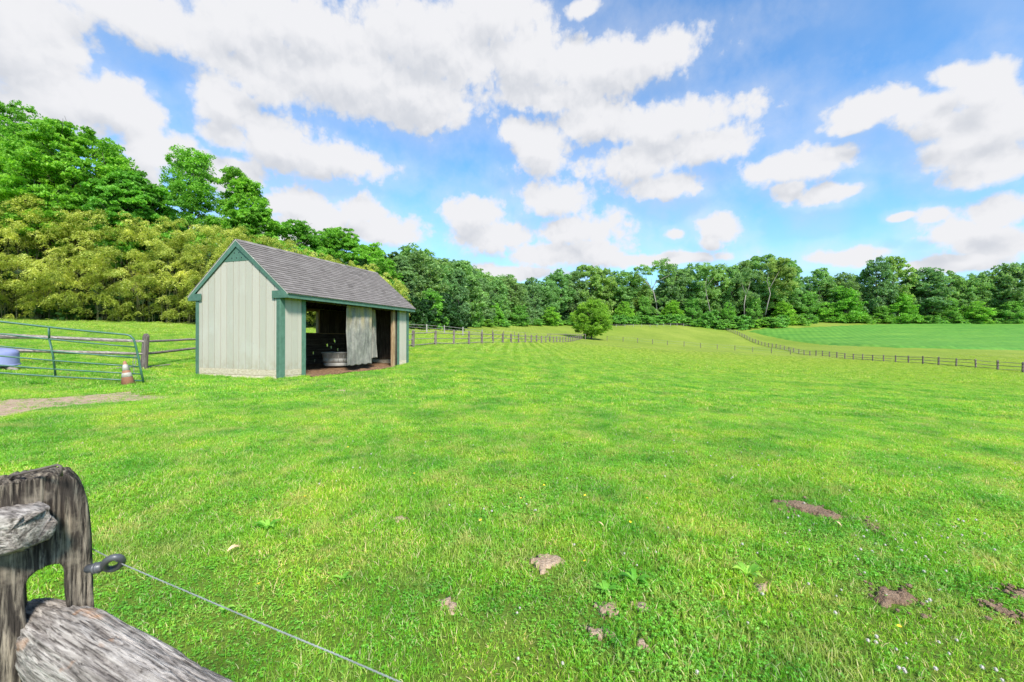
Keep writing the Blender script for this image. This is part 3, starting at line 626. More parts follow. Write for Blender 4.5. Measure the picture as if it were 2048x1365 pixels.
b = MB(); b.lathe([(0, .33), (.472, .33)], 40, sx=1.22, sy=.82, m=0); b.build('water', [M['water']], tk)

# ------------------------------------------------------------------ gate, cone, muck tub
gate = empty('farm_gate', (0, 0, 0)); tag(gate, 'dark green tubular steel farm gate sagging across the left side of the lawn', 'gate')
def Yg(x): return 10.0+.0038*x
def G_(x, y): return at(x, y, Yg(x))
GL = [(-120, 640.5, 276), (-120, 666.5, 271.7), (-120, 693, 276), (-120, 710, 280), (-120, 727, 284), (-120, 745.3, 288)]
pr = [(0, 649.7, 254.3, 674.3), (0, 674.3, 271.7, 699), (0, 699, 276, 720.5), (0, 718.4, 280, 738), (0, 737, 284, 753), (0, 752.3, 288, 766.6)]
def on(bar, x): x0, y0, x1, y1 = pr[bar]; q = y0+(y1-y0)*(x-x0)/(x1-x0); return G_(x, q+1.2*math.sin((x/288)*math.pi))
bar_r = .0215
b = MB(); pts = [on(0, x) for x in range(-420, 255, 45)]+[G_(254, 674.5), G_(261, 677), G_(267, 683), G_(270, 691), G_(273, 703), G_(277.5, 722), G_(282, 745), G_(287.5, 770)]
b.tube(pts, bar_r*1.15, 10, 0, .5); b.build('outer_frame', [M['gatepaint']], gate)
for i in range(1, 6):
    b = MB(); b.tube([on(i, x) for x in (-420, -300, -200, -100, 0, 70, 140, 210, pr[i][2])], bar_r*(.86 if i < 5 else .95), 10, 0, .5); b.build('rail', [M['gatepaint']], gate)
b = MB(); b.tube([G_(97.5, 658.5), G_(98.5, 684)], .028, 8, 0, .3, flat=.55); b.tube([G_(98.5, 684), G_(106, 715), G_(111.5, 757.5)], .028, 8, 0, .3, flat=.55); b.build('stay', [M['gatepaint']], gate)
b = MB(); b.tube([G_(-210, 628), G_(-204, 655), G_(-190, 745)], .028, 8, 0, .3, flat=.55); b.build('stay', [M['gatepaint']], gate)
M['steel'] = m_simple('steel', (.12, .11, .10), (.30, .28, .26), 20, .45, .2)
def chain(pts, parent):
    b = MB(); k = 0
    for i in range(len(pts)-1):
        p, q = Vector(pts[i]), Vector(pts[i+1]); n = max(2, int((q-p).length/.032))
        for j in range(n):
            c0 = p.lerp(q, (j+.5)/n); ax = (q-p).normalized(); sd = ax.orthogonal().normalized(); sd = Matrix.Rotation((k % 2)*math.pi/2, 3, ax) @ sd; k += 1
            b.tube([c0+ax*.022*math.cos(t_)+sd*.010*math.sin(t_) for t_ in [x_*math.pi/4 for x_ in range(9)]], .0045, 5, 0, cap=False)
    return b.build('chain', [M['steel']], parent)
chain([G_(270, 716), G_(266, 729), G_(268, 743), G_(268, 752)], gate); chain([G_(272, 716), G_(272, 732), G_(268, 738)], gate)
# a post where the gate ends meet
M['cone_orange'] = m_simple('cone_orange', (.20, .085, .045), (.34, .16, .095), 6, .7, .2)
M['cone_white'] = m_simple('cone_white', (.20, .18, .13), (.45, .43, .38), 9, .6, .2)
cp_ = at(258, 778, 10.75); cone = empty('traffic_cone', (cp_.x, cp_.y, cp_.z-.02), .5); cone.rotation_euler = (-.03, -.13, .5)
tag(cone, 'faded orange traffic cone with dirty white bands leaning by the free end of the gate', 'cone')
cr = lambda z: .158-.130*(z/.66)
b = MB(); b.lathe([(0, .0), (.158, .0), (cr(.3), .3), (cr(.655), .655), (.020, .663), (0, .664)], 24)
b.box(-.19, .19, -.19, .19, -.0, .03, 0); b.build('cone_body', [M['cone_orange']], cone)
for z0, z1 in ((.265, .365), (.43, .575)):
    b = MB(); b.lathe([(cr(z0), z0-.002), (cr(z0)+.0035, z0), (cr(z1)+.0035, z1), (cr(z1), z1+.002)], 24); b.build('reflective_band', [M['cone_white']], cone)
M['tub'] = m_simple('tub', (.17, .19, .36), (.26, .28, .47), 3, .35, .05)
tp = at(-6, 735, 11.6); tub = empty('muck_tub', tp); tub.rotation_euler = (.04, .12, 0)
tag(tub, 'upturned lavender plastic tub behind the left end of the green gate', 'tub')
b = MB(); b.lathe([(.40, .0), (.405, .03), (.392, .035), (.388, .05), (.37, .32), (.35, .38), (.30, .41), (.2, .43), (0, .435)], 36); b.build('tub_shell', [M['tub']], tub)
b = MB(); b.lathe([(.395, .012), (.412, .014), (.412, .03), (.395, .032)], 36); b.build('rim', [M['tub']], tub); tub.scale = (1.06, 1.06, 1.0)
b = MB(); b.tube([(-1.2, .1, -.12), (-.4, .02, -.09), (.25, -.02, -.10), (.62, -.05, -.16)], [.10, .085, .07, .045], 8, jitter=.2); lg = b.build('fallen_rail', [M['rail_grey']]); lg.location = tp
tag(lg, 'weathered fallen rail lying under the lavender tub', 'rail')

# ------------------------------------------------------------------ split rail fences
def rail_pts(p, q, sag, rr, n=5):
    p, q = Vector(p), Vector(q); o = []
    for i in range(n):
        s = i/(n-1); v = p.lerp(q, s); v.z += -sag*4*s*(1-s)+(rr.uniform(-.012, .012) if 0 < i < n-1 else 0); o.append(v)
    return o
def post_mesh(b, p, h, w, rr, n=4, lean=None):
    lx, ly = (rr.uniform(-.03, .03), rr.uniform(-.03, .03)) if lean is None else lean
    ang = rr.uniform(-.3, .3); wx, wy = w*rr.uniform(.85, 1.15), w*.62
    vs = []; 
    for z_, k in ((-.3, 1.05), (.0, 1.03), (h*.5, .97), (h*.93, .93), (h, .6)):
        for (sx, sy) in ((-1, -1), (0, -1.25), (1, -1), (1.1, 0), (1, 1), (0, 1.2), (-1, 1), (-1.1, 0)):
            x, y = sx*wx/2*k, sy*wy/2*k; vs.append((x*math.cos(ang)-y*math.sin(ang)+lx*z_, x*math.sin(ang)+y*math.cos(ang)+ly*z_, z_+(rr.uniform(-.02, .02) if z_ > h*.9 else 0)))
    fs = [(i*8+j, i*8+(j+1) % 8, (i+1)*8+(j+1) % 8, (i+1)*8+j) for i in range(4) for j in range(8)]+[tuple(range(8))[::-1], tuple(range(32, 40))]
    b.add([Vector(v)+Vector(p) for v in vs], fs, 0)
def split_fence(name, label, pts, seed, h=1.07, rails=(.18, .55, .92), w=.16, rr_=.045, group=None, max_rails=99, zoff=None, sag=.03, matp='post_grey', matr='rail_grey', hfun=None):
    rr = random.Random(seed); root = empty(name, (pts[0][0], pts[0][1], gz(*pts[0][:2]))); tag(root, label, 'fence', group)
    o0 = root.location.copy(); base = []
    for (x, y) in [p[:2] for p in pts]: base.append(Vector((x, y, gz(x, y))))
    for k, p in enumerate(base):
        b = MB(); post_mesh(b, (0, 0, 0), h*rr.uniform(.95, 1.06), w, rr); o = b.build('post', [M[matp]], root); o.location = p-o0
    cnt = 0; rest = MB()
    for k in range(len(base)-1):
        for q, z_ in enumerate(rails):
            a = base[k]+Vector((0, 0, z_+rr.uniform(-.03, .03))); c = base[k+1]+Vector((0, 0, z_+rr.uniform(-.03, .03)))
            d = (c-a).normalized(); a = a-d*.10; c = c+d*.10
            r0 = rr_*rr.uniform(.8, 1.2)
            b = MB() if cnt < max_rails else rest
            mid = (a+c)/2 if cnt < max_rails else Vector((0, 0, 0))
            b.tube([v-(mid if cnt < max_rails else o0) for v in rail_pts(a, c, rr.uniform(-.2, 1)*sag, rr)], [r0*.7, r0, r0*1.1, r0, r0*.7], 6, flat=rr.uniform(.6, .85), jitter=.12, smooth=False)
            if cnt < max_rails: o = b.build('rail', [M[matr]], root); o.location = mid-o0
            cnt += 1
    if rest.v: o = rest.build('rail', [M[matr]], root); o['kind'] = 'stuff'
    return root
split_fence('split_rail_fence', 'long grey split rail fence climbing the right slope beside the crop field', F7, 21, h=1.12, rails=(.2, .58, .95), max_rails=96, w=.17, rr_=.05)
split_fence('split_rail_fence', 'grey three-rail fence running from the shed to the lone round tree', F3, 22, h=1.08, rails=(.16, .52, .88), w=.17, rr_=.042, max_rails=84)
# the fence behind the green gate
pL = [at(288, 741, 14.4), at(288, 741, 14.4)]
f2 = empty('split_rail_fence', (0, 0, 0)); tag(f2, 'old split rail fence behind the green gate with one short post', 'fence')
rr = random.Random(4)
p0 = at(288, 741, 14.2); b = MB(); post_mesh(b, (0, 0, 0), 1.13, .19, rr, lean=(.05, .02)); o = b.build('post', [M['post_grey']], f2); o.location = p0
pm = at(-330, 752, 12.2); b = MB(); post_mesh(b, (0, 0, 0), 1.2, .19, rr); o = b.build('post', [M['post_grey']], f2); o.location = pm
for (x0, y0, Ya, x1, y1, Yb, r0, r1) in [(-330, 668, 12.2, 292, 687.5, 14.2, .105, .07), (-330, 700, 12.2, 292, 713, 14.2, .085, .065),
        (284, 688, 14.3, 470, 679.6, 23.0, .05, .07), (284, 713, 14.3, 470, 692, 23.0, .06, .07)]:
    b = MB(); b.tube(rail_pts(at(x0, y0, Ya), at(x1, y1, Yb), .0, rr, 9), [r0*.8, r0, r0*1.05, r0, r0*.98, r1, r1*1.04, r1, r1*.7], 7, flat=.8, jitter=.16, smooth=False); b.build('rail', [M['rail_grey']], f2)
b = MB(); b.tube([at(298, 738.5, 14.5), at(345, 733, 16), at(400, 726, 18.2)], .05, 6, flat=.5, jitter=.12, smooth=False); b.build('rail', [M['rail_grey']], f2)
b = MB(); b.tube([at(22, 743, 12.6), at(60, 750, 12.8), at(120, 750, 13.0), at(200, 745, 13.6), at(284, 737, 14.2)], [.03, .04, .045, .04, .03], 6, flat=.7, jitter=.15, smooth=False); b.build('rail', [M['rail_grey']], f2)
# paler fence behind the middle fence, and beyond the bamboo lawn (seen through the shed window)
P4 = []
for (px, py, Y) in [(600, 668, 44), (640, 669, 46), (700, 670, 47), (760, 671.5, 48.5), (812, 673, 50), (853.5, 674.3, 52), (889, 675.5, 53), (925.5, 679, 54), (964, 681, 55)]:
    p = at(px, py, Y); P4.append((p.x, p.y))
Mp = m_wood('rail_pale', (.16, .15, .13), (.30, .28, .26), (.42, .40, .37), 0, 1); M['rail_pale'] = Mp
split_fence('split_rail_fence', 'pale weathered rail fence behind the middle fence, in front of the woods', P4, 23, h=1.08, rails=(.3, .62, .95), w=.13, rr_=.026, matp='rail_pale', matr='rail_pale')
# far fences along the wood edge
def far_line(px_list, step):
    P = [ground_at(x, y, 60) if len(v_) == 2 else at(*v_) for v_ in px_list for (x, y) in [v_[:2]]]; out = []
    for a, c in zip(P, P[1:]):
        n = max(1, round((c-a).xy.length/step))
        for i in range(n): out.append(tuple(a.lerp(c, i/n)[:2]))
    out.append(tuple(P[-1][:2])); return out
split_fence('split_rail_fence', 'dark far fence along the foot of the woods left of the lone tree', far_line([(900, 653, 92), (935, 651.5, 103), (1023, 648.5, 138), (1088, 649.5, 168), (1150, 651, 180)], 3.4), 24, h=1.15, w=.2, rr_=.06, rails=(.35, .9))
split_fence('split_rail_fence', 'thin far fence crossing the top of the hill between lone tree and fence corner', far_line([(1215, 653, 162), (1300, 653, 166), (1380, 651.5, 172), (1432, 648.8, 181.5)], 3.4), 25, h=1.05, w=.14, rr_=.035, rails=(.5, .95), matp='rail_pale', matr='rail_pale')
# wire fence of slim posts
def wire_fence(label, pts, seed, h=1.2, pw=.045, wires=(.55, 1.1), name='wire_fence', wr=.012):
    rr = random.Random(seed); root = empty(name, pts[0]); tag(root, label, 'fence'); o0 = Vector(pts[0])
    for p in pts:
        b = MB(); b.box(-pw/2, pw/2, -pw/2, pw/2, -.2, h*rr.uniform(.96, 1.04), 0); o = b.build('post', [M['post_grey']], root); o.location = Vector(p)-o0; o.rotation_euler = (rr.uniform(-.03, .03), rr.uniform(-.03, .03), rr.random())
    for w_ in wires:
        b = MB(); P = []
        for a, c in zip(pts, pts[1:]):
            for s in (0, .5): v = Vector(a).lerp(Vector(c), s)-o0; v.z += w_-(.03 if s else 0); P.append(v)
        P.append(Vector(pts[-1])-o0+Vector((0, 0, w_))); b.tube(P, wr, 4); b.build('wire', [M['wire']], root)
M['wire'] = m_simple('wire', (.20, .21, .20), (.33, .34, .33), 20, .5, 0)
W6 = []
for (px, Y) in zip([1214, 1246.2, 1275.2, 1305.3, 1334.9, 1368.2, 1401.3, 1434.6, 1469.8, 1505.3, 1543, 1581, 1608], [110.5, 109.5, 108.5, 107.5, 106.4, 105.3, 104.1, 103, 101.8, 100.6, 99.4, 98.1, 97.2]):
    x = (px-CX)/F*Y; W6.append(Vector((x, Y, gz(x, Y))))
wire_fence('electric wire fence of slim dark posts across the mown slope right of the lone tree', W6, 5, h=1.18, pw=.11)
W5 = []
for (px, Y) in [(985, 62), (1007, 66), (1029, 70), (1050, 75), (1074, 81), (1100, 89), (1132, 99), (1160, 108)]:
    x = (px-CX)/F*Y; W5.append(Vector((x, Y, gz(x, Y))))
wire_fence('pale wire fence behind the middle rail fence, ending at the lone tree', W5, 6, h=1.15, pw=.07)
gf = empty('wooden_gate', at(1133, 673, 100)); tag(gf, 'small bare wooden gate frame standing in the far pasture', 'gate')
o0 = gf.location; x_ = 8.7
for dx in (-4.4, 4.4): b = MB(); b.box(dx-.08, dx+.08, -.08, .08, -.3, 1.1, 0); b.build('post', [M['post_grey']], gf)
b = MB(); b.box(-4.4, 4.4, -.04, .04, .93, 1.05, 0); b.build('rail', [M['post_grey']], gf)
gf.location.z = gz(gf.location.x, gf.location.y)

# ------------------------------------------------------------------ near fence: post, rails, insulator, wire
YP = .70
nf = empty('split_rail_fence', (0, 0, 0)); tag(nf, 'weathered split rail fence close to the camera in the lower left, with a mortised post', 'fence')
def near_post():
    """rounded plank-like post with an arched mortise, modelled as a thick outline with a hole"""
    P0 = at(95, 1100, YP); dv = Vector((P0.x, P0.y, 0)).normalized()
    def A(x, y):
        r_ = at(x, y, 1.0)-Vector((0, 0, EYE)); k_ = (P0.xy @ dv.xy)/(r_.xy @ dv.xy); return Vector((0, 0, EYE))+r_*k_
    outer = [(-62, 985), (-40, 968), (0, 961), (35, 953), (70, 946), (100, 940), (121, 937.5), (140, 942), (156, 953), (168, 970), (175, 992), (180, 1030), (184, 1075), (188, 1130), (191, 1185), (193, 1235), (197, 1500), (204, 1880), (-72, 1880), (-66, 1400), (-60, 1100)]
    hole = [(58, 1164), (78, 1149), (96, 1139), (112, 1135), (124, 1135), (132, 1142), (135, 1165), (136, 1195), (138, 1235), (140, 1275), (110, 1290), (60, 1285), (52, 1240), (50, 1190)]
    import bmesh
    outer = [(x, y+(16 if y < 995 else 8 if y < 1040 else 0)) for x, y in outer]
    bm = bmesh.new(); ov = [bm.verts.new(A(x, y)) for x, y in outer]; hv = [bm.verts.new(A(x, y)) for x, y in hole]
    es = [bm.edges.new((ov[i], ov[(i+1) % len(ov)])) for i in range(len(ov))]+[bm.edges.new((hv[i], hv[(i+1) % len(hv)])) for i in range(len(hv))]
    bmesh.ops.triangle_fill(bm, use_beauty=True, use_dissolve=False, edges=es, normal=(0, -1, 0))
    fs = [f for f in bm.faces]
    ret = bmesh.ops.extrude_face_region(bm, geom=fs); vs = [e for e in ret['geom'] if isinstance(e, bmesh.types.BMVert)]
    bmesh.ops.translate(bm, verts=vs, vec=dv*.075); bmesh.ops.recalc_face_normals(bm, faces=bm.faces)
    bmesh.ops.subdivide_edges(bm, edges=[e for e in bm.edges if e.calc_length() > .05], cuts=2, use_grid_fill=True)
    me = bpy.data.meshes.new('post'); bm.to_mesh(me); bm.free(); me.materials.append(M['post_near'])
    a = me.attributes.new('tint', 'FLOAT', 'FACE'); a.data.foreach_set('value', [.5]*len(me.polygons))
    o = link('post', me, nf)
    rm = o.modifiers.new('remesh', 'REMESH'); rm.mode = 'VOXEL'; rm.voxel_size = .0021; rm.use_smooth_shade = True
    sm = o.modifiers.new('smooth', 'SMOOTH'); sm.factor = .5; sm.iterations = 10
    dg = bpy.context.evaluated_depsgraph_get(); dg.update(); m2 = bpy.data.meshes.new_from_object(o.evaluated_get(dg)); o.modifiers.clear(); o.data = m2
    n_ = len(m2.vertices); co = np.empty(n_*3, np.float32); m2.vertices.foreach_get('co', co); co = co.reshape(-1, 3); nr = np.empty(n_*3, np.float32); m2.vertices.foreach_get('normal', nr); nr = nr.reshape(-1, 3)
    side = np.array([-dv.y, dv.x]); h = co[:, 0]*side[0]+co[:, 1]*side[1]+5; d_ = co[:, 0]*dv.x+co[:, 1]*dv.y+5; z = co[:, 2]+5
    wv = (vnoise(h*18, z*9)-.5)*.012
    g1 = vnoise((h+wv)*260+d_*150, z*11); g2 = vnoise((h+wv)*95+d_*60+7, z*5.5); g3 = vnoise(h*30+d_*30, z*12+3)
    disp = -.0034*np.clip(.42-g1, 0, 1)*2.2-.0065*np.clip(.36-g2, 0, 1)*2.4+(g3-.5)*.006
    top = np.clip((co[:, 2]-(EYE-.262))/.05, 0, 1); disp += top*((vnoise(h*120, d_*120)-.5)*.010-.002*(g1 < .3)-.012*np.clip(.4-vnoise(h*45, d_*60), 0, 1))
    co = co+nr*disp[:, None]; m2.vertices.foreach_set('co', co.astype(np.float32).ravel()); m2.update()
    if not m2.materials: m2.materials.append(M['post_near'])
    return o
def near_wood(name, dark, mid, light, axis, warm=None):
    t = NT(name); st = [120, 120, 120]; st[axis] = 9; v = t.coords('Object', tuple(st)); n = t.noise(v, 1.0, 9, .66, .5)
    v2 = t.coords('Object', tuple(x*2.1 for x in st)); n2 = t.noise(v2, 1.3, 6, .6, .3); blot = t.noise(t.coords('Object'), 22, 5, .6)
    c = t.ramp(n, [(.30, dark), (.47, mid), (.66, light)]); c = t.mix(t.mr(n2, .50, .38, 0, .85), c, dark)
    c = t.mix(t.mr(blot, .52, .70, 0, .6), c, light)
    if warm: c = t.mix(t.mr(t.noise(t.coords('Object'), 13, 3, .5), .66, .74, 0, .8), c, warm)
    t.bump(t.math('ADD', n, n2), 1.0, .004); return t.fin(c, .9, .15)
M['post_near'] = near_wood('post_near', (.014, .011, .009), (.055, .043, .034), (.33, .27, .20), 2)
M['rail_near'] = near_wood('rail_near', (.045, .036, .03), (.24, .205, .175), (.52, .46, .40), 0, (.42, .20, .08))
near_post()
def near_rail(p, q, w, h, seed, name='rail', taper0=.45, parent=nf, notch=False):
    """a split rail: box-like cross-section with ragged grain ridges along its length"""
    rr = np.random.default_rng(seed); p, q = Vector(p), Vector(q); L_ = (q-p).length; n, k = 260, 84; V = []
    ph = rr.random(k)*6
    kk_ = np.arange(k)/k; per = lambda m_, s_: np.interp(kk_*m_, np.arange(m_+1), np.append(s_, s_[0]))
    ridge = per(14, rr.uniform(-.10, .10, 14)); AA, SS = np.meshgrid(np.arange(k)/k, np.arange(n)/n*L_)
    tw_ = (vnoise(SS*14+seed, AA*6)-.5)*.05
    wob = -.16*np.clip(.38-vnoise((AA+tw_)*46+seed, SS*13), 0, 1)-.10*np.clip(.42-vnoise((AA+tw_)*90+seed, SS*24+5), 0, 1)+.10*(vnoise(AA*8+seed, SS*9)-.5); wob[:, -1] = wob[:, 0]*.5+wob[:, -2]*.5
    for i in range(n):
        s = i/(n-1); tp_ = taper0+(1-taper0)*min(1, s*L_/.16)**.6
        for j in range(k):
            a = 2*math.pi*j/k; ca, sa = math.cos(a), math.sin(a); sq = 1/max(abs(ca), abs(sa))**.55
            r_ = sq*(1+ridge[j]+wob[i, j]+.03*math.sin(s*L_*22+ph[j])+0)
            x = s*L_
            if i < 3 or (notch and i < 9): x += .030*(ridge[j]*6+wob[i, j]*3) if notch else .01*ridge[j]*5
            V.append((x, ca*w/2*r_*tp_, sa*h/2*r_*tp_))
    Fc = [(i*k+j, i*k+(j+1) % k, (i+1)*k+(j+1) % k, (i+1)*k+j) for i in range(n-1) for j in range(k)]
    b = MB(); b.add(V, Fc+[tuple(range(k))[::-1], tuple(range((n-1)*k, n*k))], 0, .5, True)
    o = b.build(name, [M['rail_near']], parent); d = (q-p).normalized(); o.location = p
    o.rotation_euler = d.to_track_quat('X', 'Z').to_euler(); return o
near_rail(at(50, 1242, .745), at(650, 1640, .50), .095, .112, 3, taper0=.5)
near_rail(at(70, 1062, .652), at(-500, 1085, .92), .088, .092, 8, taper0=.55, notch=True)
near_rail(at(60, 1330, .80), at(-420, 1330, .98), .08, .09, 12, taper0=.5)
M['staple'] = m_simple('staple', (.05, .04, .035), (.16, .12, .10), 40, .6, .3)
b = MB(); b.tube([at(22, 985, .70), at(21, 966, .69), at(29, 957, .685), at(75, 946, .68), at(116, 936, .675), at(123, 938, .675), at(124, 958, .68)], .0021, 8); b.build('staple', [M['staple']], nf)
M['plastic'] = m_simple('plastic', (.045, .045, .05), (.10, .10, .105), 12, .4, .1, spec=.5)
ins = empty('ring_insulator', at(190, 1142, .70)); tag(ins, 'dark grey plastic ring insulator screwed into the side of the near post', 'insulator')
o0 = ins.location
def I_(x, y, d=0): return at(x, y, .70+d)-o0
b = MB(); b.tube([I_(178, 1143), I_(208, 1139)], [.0065, .0068], 14); b.tube([I_(193, 1141.5), I_(196, 1141)], .0088, 14); b.tube([I_(199, 1140.5), I_(202, 1140)], .0088, 14); b.build('screw_base', [M['plastic']], ins)
b = MB(); cx_, cy_ = 229, 1131.5; ring = []
for k in range(17):
    a = k*math.pi/8; ring.append(I_(cx_+19*math.cos(a)*math.cos(-.35)-11*math.sin(a)*math.sin(-.35), cy_+19*math.cos(a)*math.sin(-.35)+11*math.sin(a)*math.cos(-.35), .012*math.sin(a*1)))
b.tube(ring, .0052, 10, cap=False); b.build('ring', [M['plastic']], ins)
wp = [at(140, 1063, .82), at(186, 1103, .765), at(249, 1134, .695), at(390, 1193, .617), at(540, 1256, .552), at(680, 1313, .503), at(830, 1377, .458), at(1300, 1570, .35)]
b = MB()
d_ = []
for i in range(len(wp)-1):
    for s in range(24): d_.append(wp[i].lerp(wp[i+1], s/24))
for ph in (0, 2.1, 4.2):
    b.tube([v+Vector((0, .0006*math.sin(i*1.3+ph), .0006*math.cos(i*1.3+ph))) for i, v in enumerate(d_)], .00042, 5, 0, cap=False)
tw = b.build('electric_twine', [M['wire']]); tag(tw, 'thin pale braided electric fence twine running from the ring insulator to the lower right', 'twine')

# ------------------------------------------------------------------ foliage
def leaf_quads(Cn, size, rng, up=.10, aspect=1.7, droop=0.0, dirs=None):
    """one kite-shaped leaf card per centre; returns vertices and faces"""
    n = len(Cn); nrm = rng.standard_normal((n, 3)); nrm[:, 2] = np.abs(nrm[:, 2])+up*2; nrm /= np.linalg.norm(nrm, axis=1)[:, None]
    a = rng.standard_normal((n, 3)) if dirs is None else dirs+.45*rng.standard_normal((n, 3))
    a[:, 2] -= droop; a -= (a*nrm).sum(1)[:, None]*nrm; a /= np.linalg.norm(a, axis=1)[:, None]+1e-9; b = np.cross(nrm, a)
    s = (size*rng.uniform(.65, 1.35, n))[:, None]; w = s/aspect
    V = np.stack([Cn-a*s*.5, Cn+b*w*.5+nrm*w*.12, Cn+a*s*.5, Cn-b*w*.5+nrm*w*.12], 1).reshape(-1, 3)
    return V, np.arange(n*4).reshape(n, 4)
def crown_points(rng, lobes, n_leaf, clus=.42, flat=.55, npl=14, up_bias=.25, fill=.25):
    """leaf positions: clusters spread over the skin of each lobe"""
    out = []; tint = []; vol = np.array([l[3]**2 for l in lobes]); vol = vol/vol.sum()
    for (x, y, z, r), f in zip(lobes, vol):
        nl = int(n_leaf*f); k = max(3, int(npl*rng.uniform(.8, 1.25)))
        d = rng.standard_normal((k, 3)); d[:, 2] += up_bias; d /= np.linalg.norm(d, axis=1)[:, None]
        rad = r*np.where(rng.random(k) < fill, rng.uniform(.2, .7, k), rng.uniform(.72, 1.08, k)); c = np.array([x, y, z])+d*rad[:, None]*np.array([1, 1, .82])
        ci = rng.integers(0, k, nl); q = rng.standard_normal((nl, 3)); q /= np.linalg.norm(q, axis=1)[:, None]; q *= (rng.random(nl)**.45)[:, None]
        cr_ = r*clus*rng.uniform(.6, 1.25, k)
        p = c[ci]+q*cr_[ci][:, None]*np.array([1, 1, flat])
        # clusters sag at their rim
        p[:, 2] -= (q[:, 0]**2+q[:, 1]**2)*cr_[ci]*.28
        ct = rng.normal(0, .13, k); lt = rng.normal(0, .10)
        out.append(p); tint.append(np.clip(.45+ct[ci]+lt+rng.normal(0, .14, nl), 0, 1))
    return np.concatenate(out), np.concatenate(tint)
def make_lobes(rng, H, z0, Rc, n, shape, rl):
    L_ = []; tries = 0
    while len(L_) < n and tries < n*60:
        tries += 1; t_ = rng.random(); th = rng.uniform(0, 2*math.pi)
        prof = {'round': math.sqrt(max(.02, 1-(2*t_-1)**2))*.95+.05, 'ovoid': (math.sin(math.pi*min(1, t_*.82+.14))**.7), 'column': (.9 if t_ < .75 else .9-(t_-.75)*2.2),
                'spread': (.55+.6*t_ if t_ < .7 else 1-(t_-.7)*2.0), 'low': (1.0-.65*t_)}[shape]
        rr_ = Rc*prof*(1-rng.random()**2.2*.75); r = Rc*rl*rng.uniform(.7, 1.25)*(1-.25*t_)
        x, y, z = rr_*math.cos(th)*.86, rr_*math.sin(th)*.86, z0+(H-z0-r*.8)*t_+r*.15
        if all((x-a)**2+(y-b)**2+(z-c)**2 > ((r+q)*.42)**2 for a, b, c, q in L_): L_.append((x, y, z, r))
    return L_
def tree_meshes(name, seed, H, z0, Rc, n_lobe, n_leaf, leaf, shape='round', rl=.34, trunk_r=.28, mat='leaf_far', bark='bark', lean=0.0, clus=.42, flat=.55, npl=14, aspect=1.6, droop=.2, limb_show=1.0, fork=.35, fill=.25, extra=None, n_limb=40):
    rng = np.random.default_rng(seed); rr = random.Random(seed)
    L_ = make_lobes(rng, H, z0, Rc, n_lobe, shape, rl)
    if extra: L_ += extra
    P, T = crown_points(rng, L_, n_leaf, clus, flat, npl, fill=fill)
    V, Fc = leaf_quads(P, leaf, rng, aspect=aspect, droop=droop)
    crown = mesh_np(name+'_crown', V, Fc, M[mat], tint=T)
    b = MB(); tr = [Vector((0, 0, -.5))]; k = 9; lx, ly = rr.uniform(-1, 1)*lean, rr.uniform(-1, 1)*lean
    zt = H*.86
    for i in range(1, k+1):
        s = i/k; tr.append(Vector((lx*s*s*H+rr.uniform(-1, 1)*.02*H*s, ly*s*s*H+rr.uniform(-1, 1)*.02*H*s, zt*s)))
    b.tube(tr, [trunk_r*1.5]+[trunk_r*(1-.88*(i/k)**1.1) for i in range(1, k+1)], 8)
    def on_trunk(z):
        z = max(.5, min(z, zt*.98)); s = z/zt*k; i = min(k-1, int(s)); return tr[i].lerp(tr[i+1], s-i)
    for (x, y, z, r) in sorted(L_, key=lambda q: -q[3])[:n_limb]:
        rad = math.hypot(x, y); zs = max(H*.16, min(z-rad*rr.uniform(.6, 1.1), z*.92)); a = on_trunk(zs); e = Vector((x, y, z+r*.2)); m1 = a.lerp(e, .35)+Vector((rr.uniform(-.04, .04)*H, rr.uniform(-.04, .04)*H, -rad*.06)); m2 = a.lerp(e, .7)+Vector((rr.uniform(-.03, .03)*H, rr.uniform(-.03, .03)*H, rad*.03))
        tr_ = trunk_r*(1-.85*zs/H)*.5; b.tube([a, m1, m2, e], [tr_, tr_*.75, tr_*.45, .02], 5)
        for q in range(2):
            e2 = e+Vector((rr.uniform(-1, 1), rr.uniform(-1, 1), rr.uniform(0, 1)))*r*.9; b.tube([m2, m2.lerp(e2, .6)+Vector((0, 0, r*.1)), e2], [tr_*.4, tr_*.28, .012], 4)
    trunk = b.mesh(name+'_trunk', M[bark])
    return trunk, crown, H, Rc
def place_tree(var, name, x, y, s, sz=None, rz=0., label='', cat='tree', group=None, zoff=-.15):
    tk_, cr_, H, Rc = var
    o = empty(name, (x, y, gz(x, y)+zoff), rz); o.scale = (s, s, sz if sz else s)
    a = link('trunk', tk_, o); b_ = link('crown', cr_, o); tag(o, label, cat, group); return o
def tree_to_px(var, name, px, py_top, Y, wpx=None, label='', rz=0, group=None, cat='tree'):
    """stand a tree at depth Y under photo column px, tall enough to reach py_top, wide enough for wpx"""
    x = (px-CX)/F*Y; g_ = gz(x, Y); ztop = at(px, py_top, Y).z; H = max(2.0, ztop-g_); sz = H/var[2]*.985
    s = (wpx/2/F*Y)/(var[3]*1.08) if wpx else sz
    return place_tree(var, name, x, Y, s, sz, rz, label, cat, group)
FV = []  # far variants
specs = [('round', .16, .30), ('ovoid', .10, .30), ('spread', .20, .26), ('column', .06, .30), ('round', .08, .26), ('ovoid', .2, .34), ('low', .04, .26), ('spread', .10, .30)]
for i, (sh_, zb, rl) in enumerate(specs):
    FV.append(tree_meshes('far_tree', 100+i, 20, 20*zb+.5, 6.2, 58, 19000, .55, sh_, rl*1.12, .42, 'leaf_far' if i % 3 else 'leaf_deep', lean=.03, npl=13, clus=.5))
BU = [tree_meshes('bush', 200+i, 3.0, .2, 2.2, 18, 4200, .36, 'low', .45, .07, 'leaf_shrub', npl=10) for i in range(4)]
GRP = 'trees of the wood edge beyond the pasture'
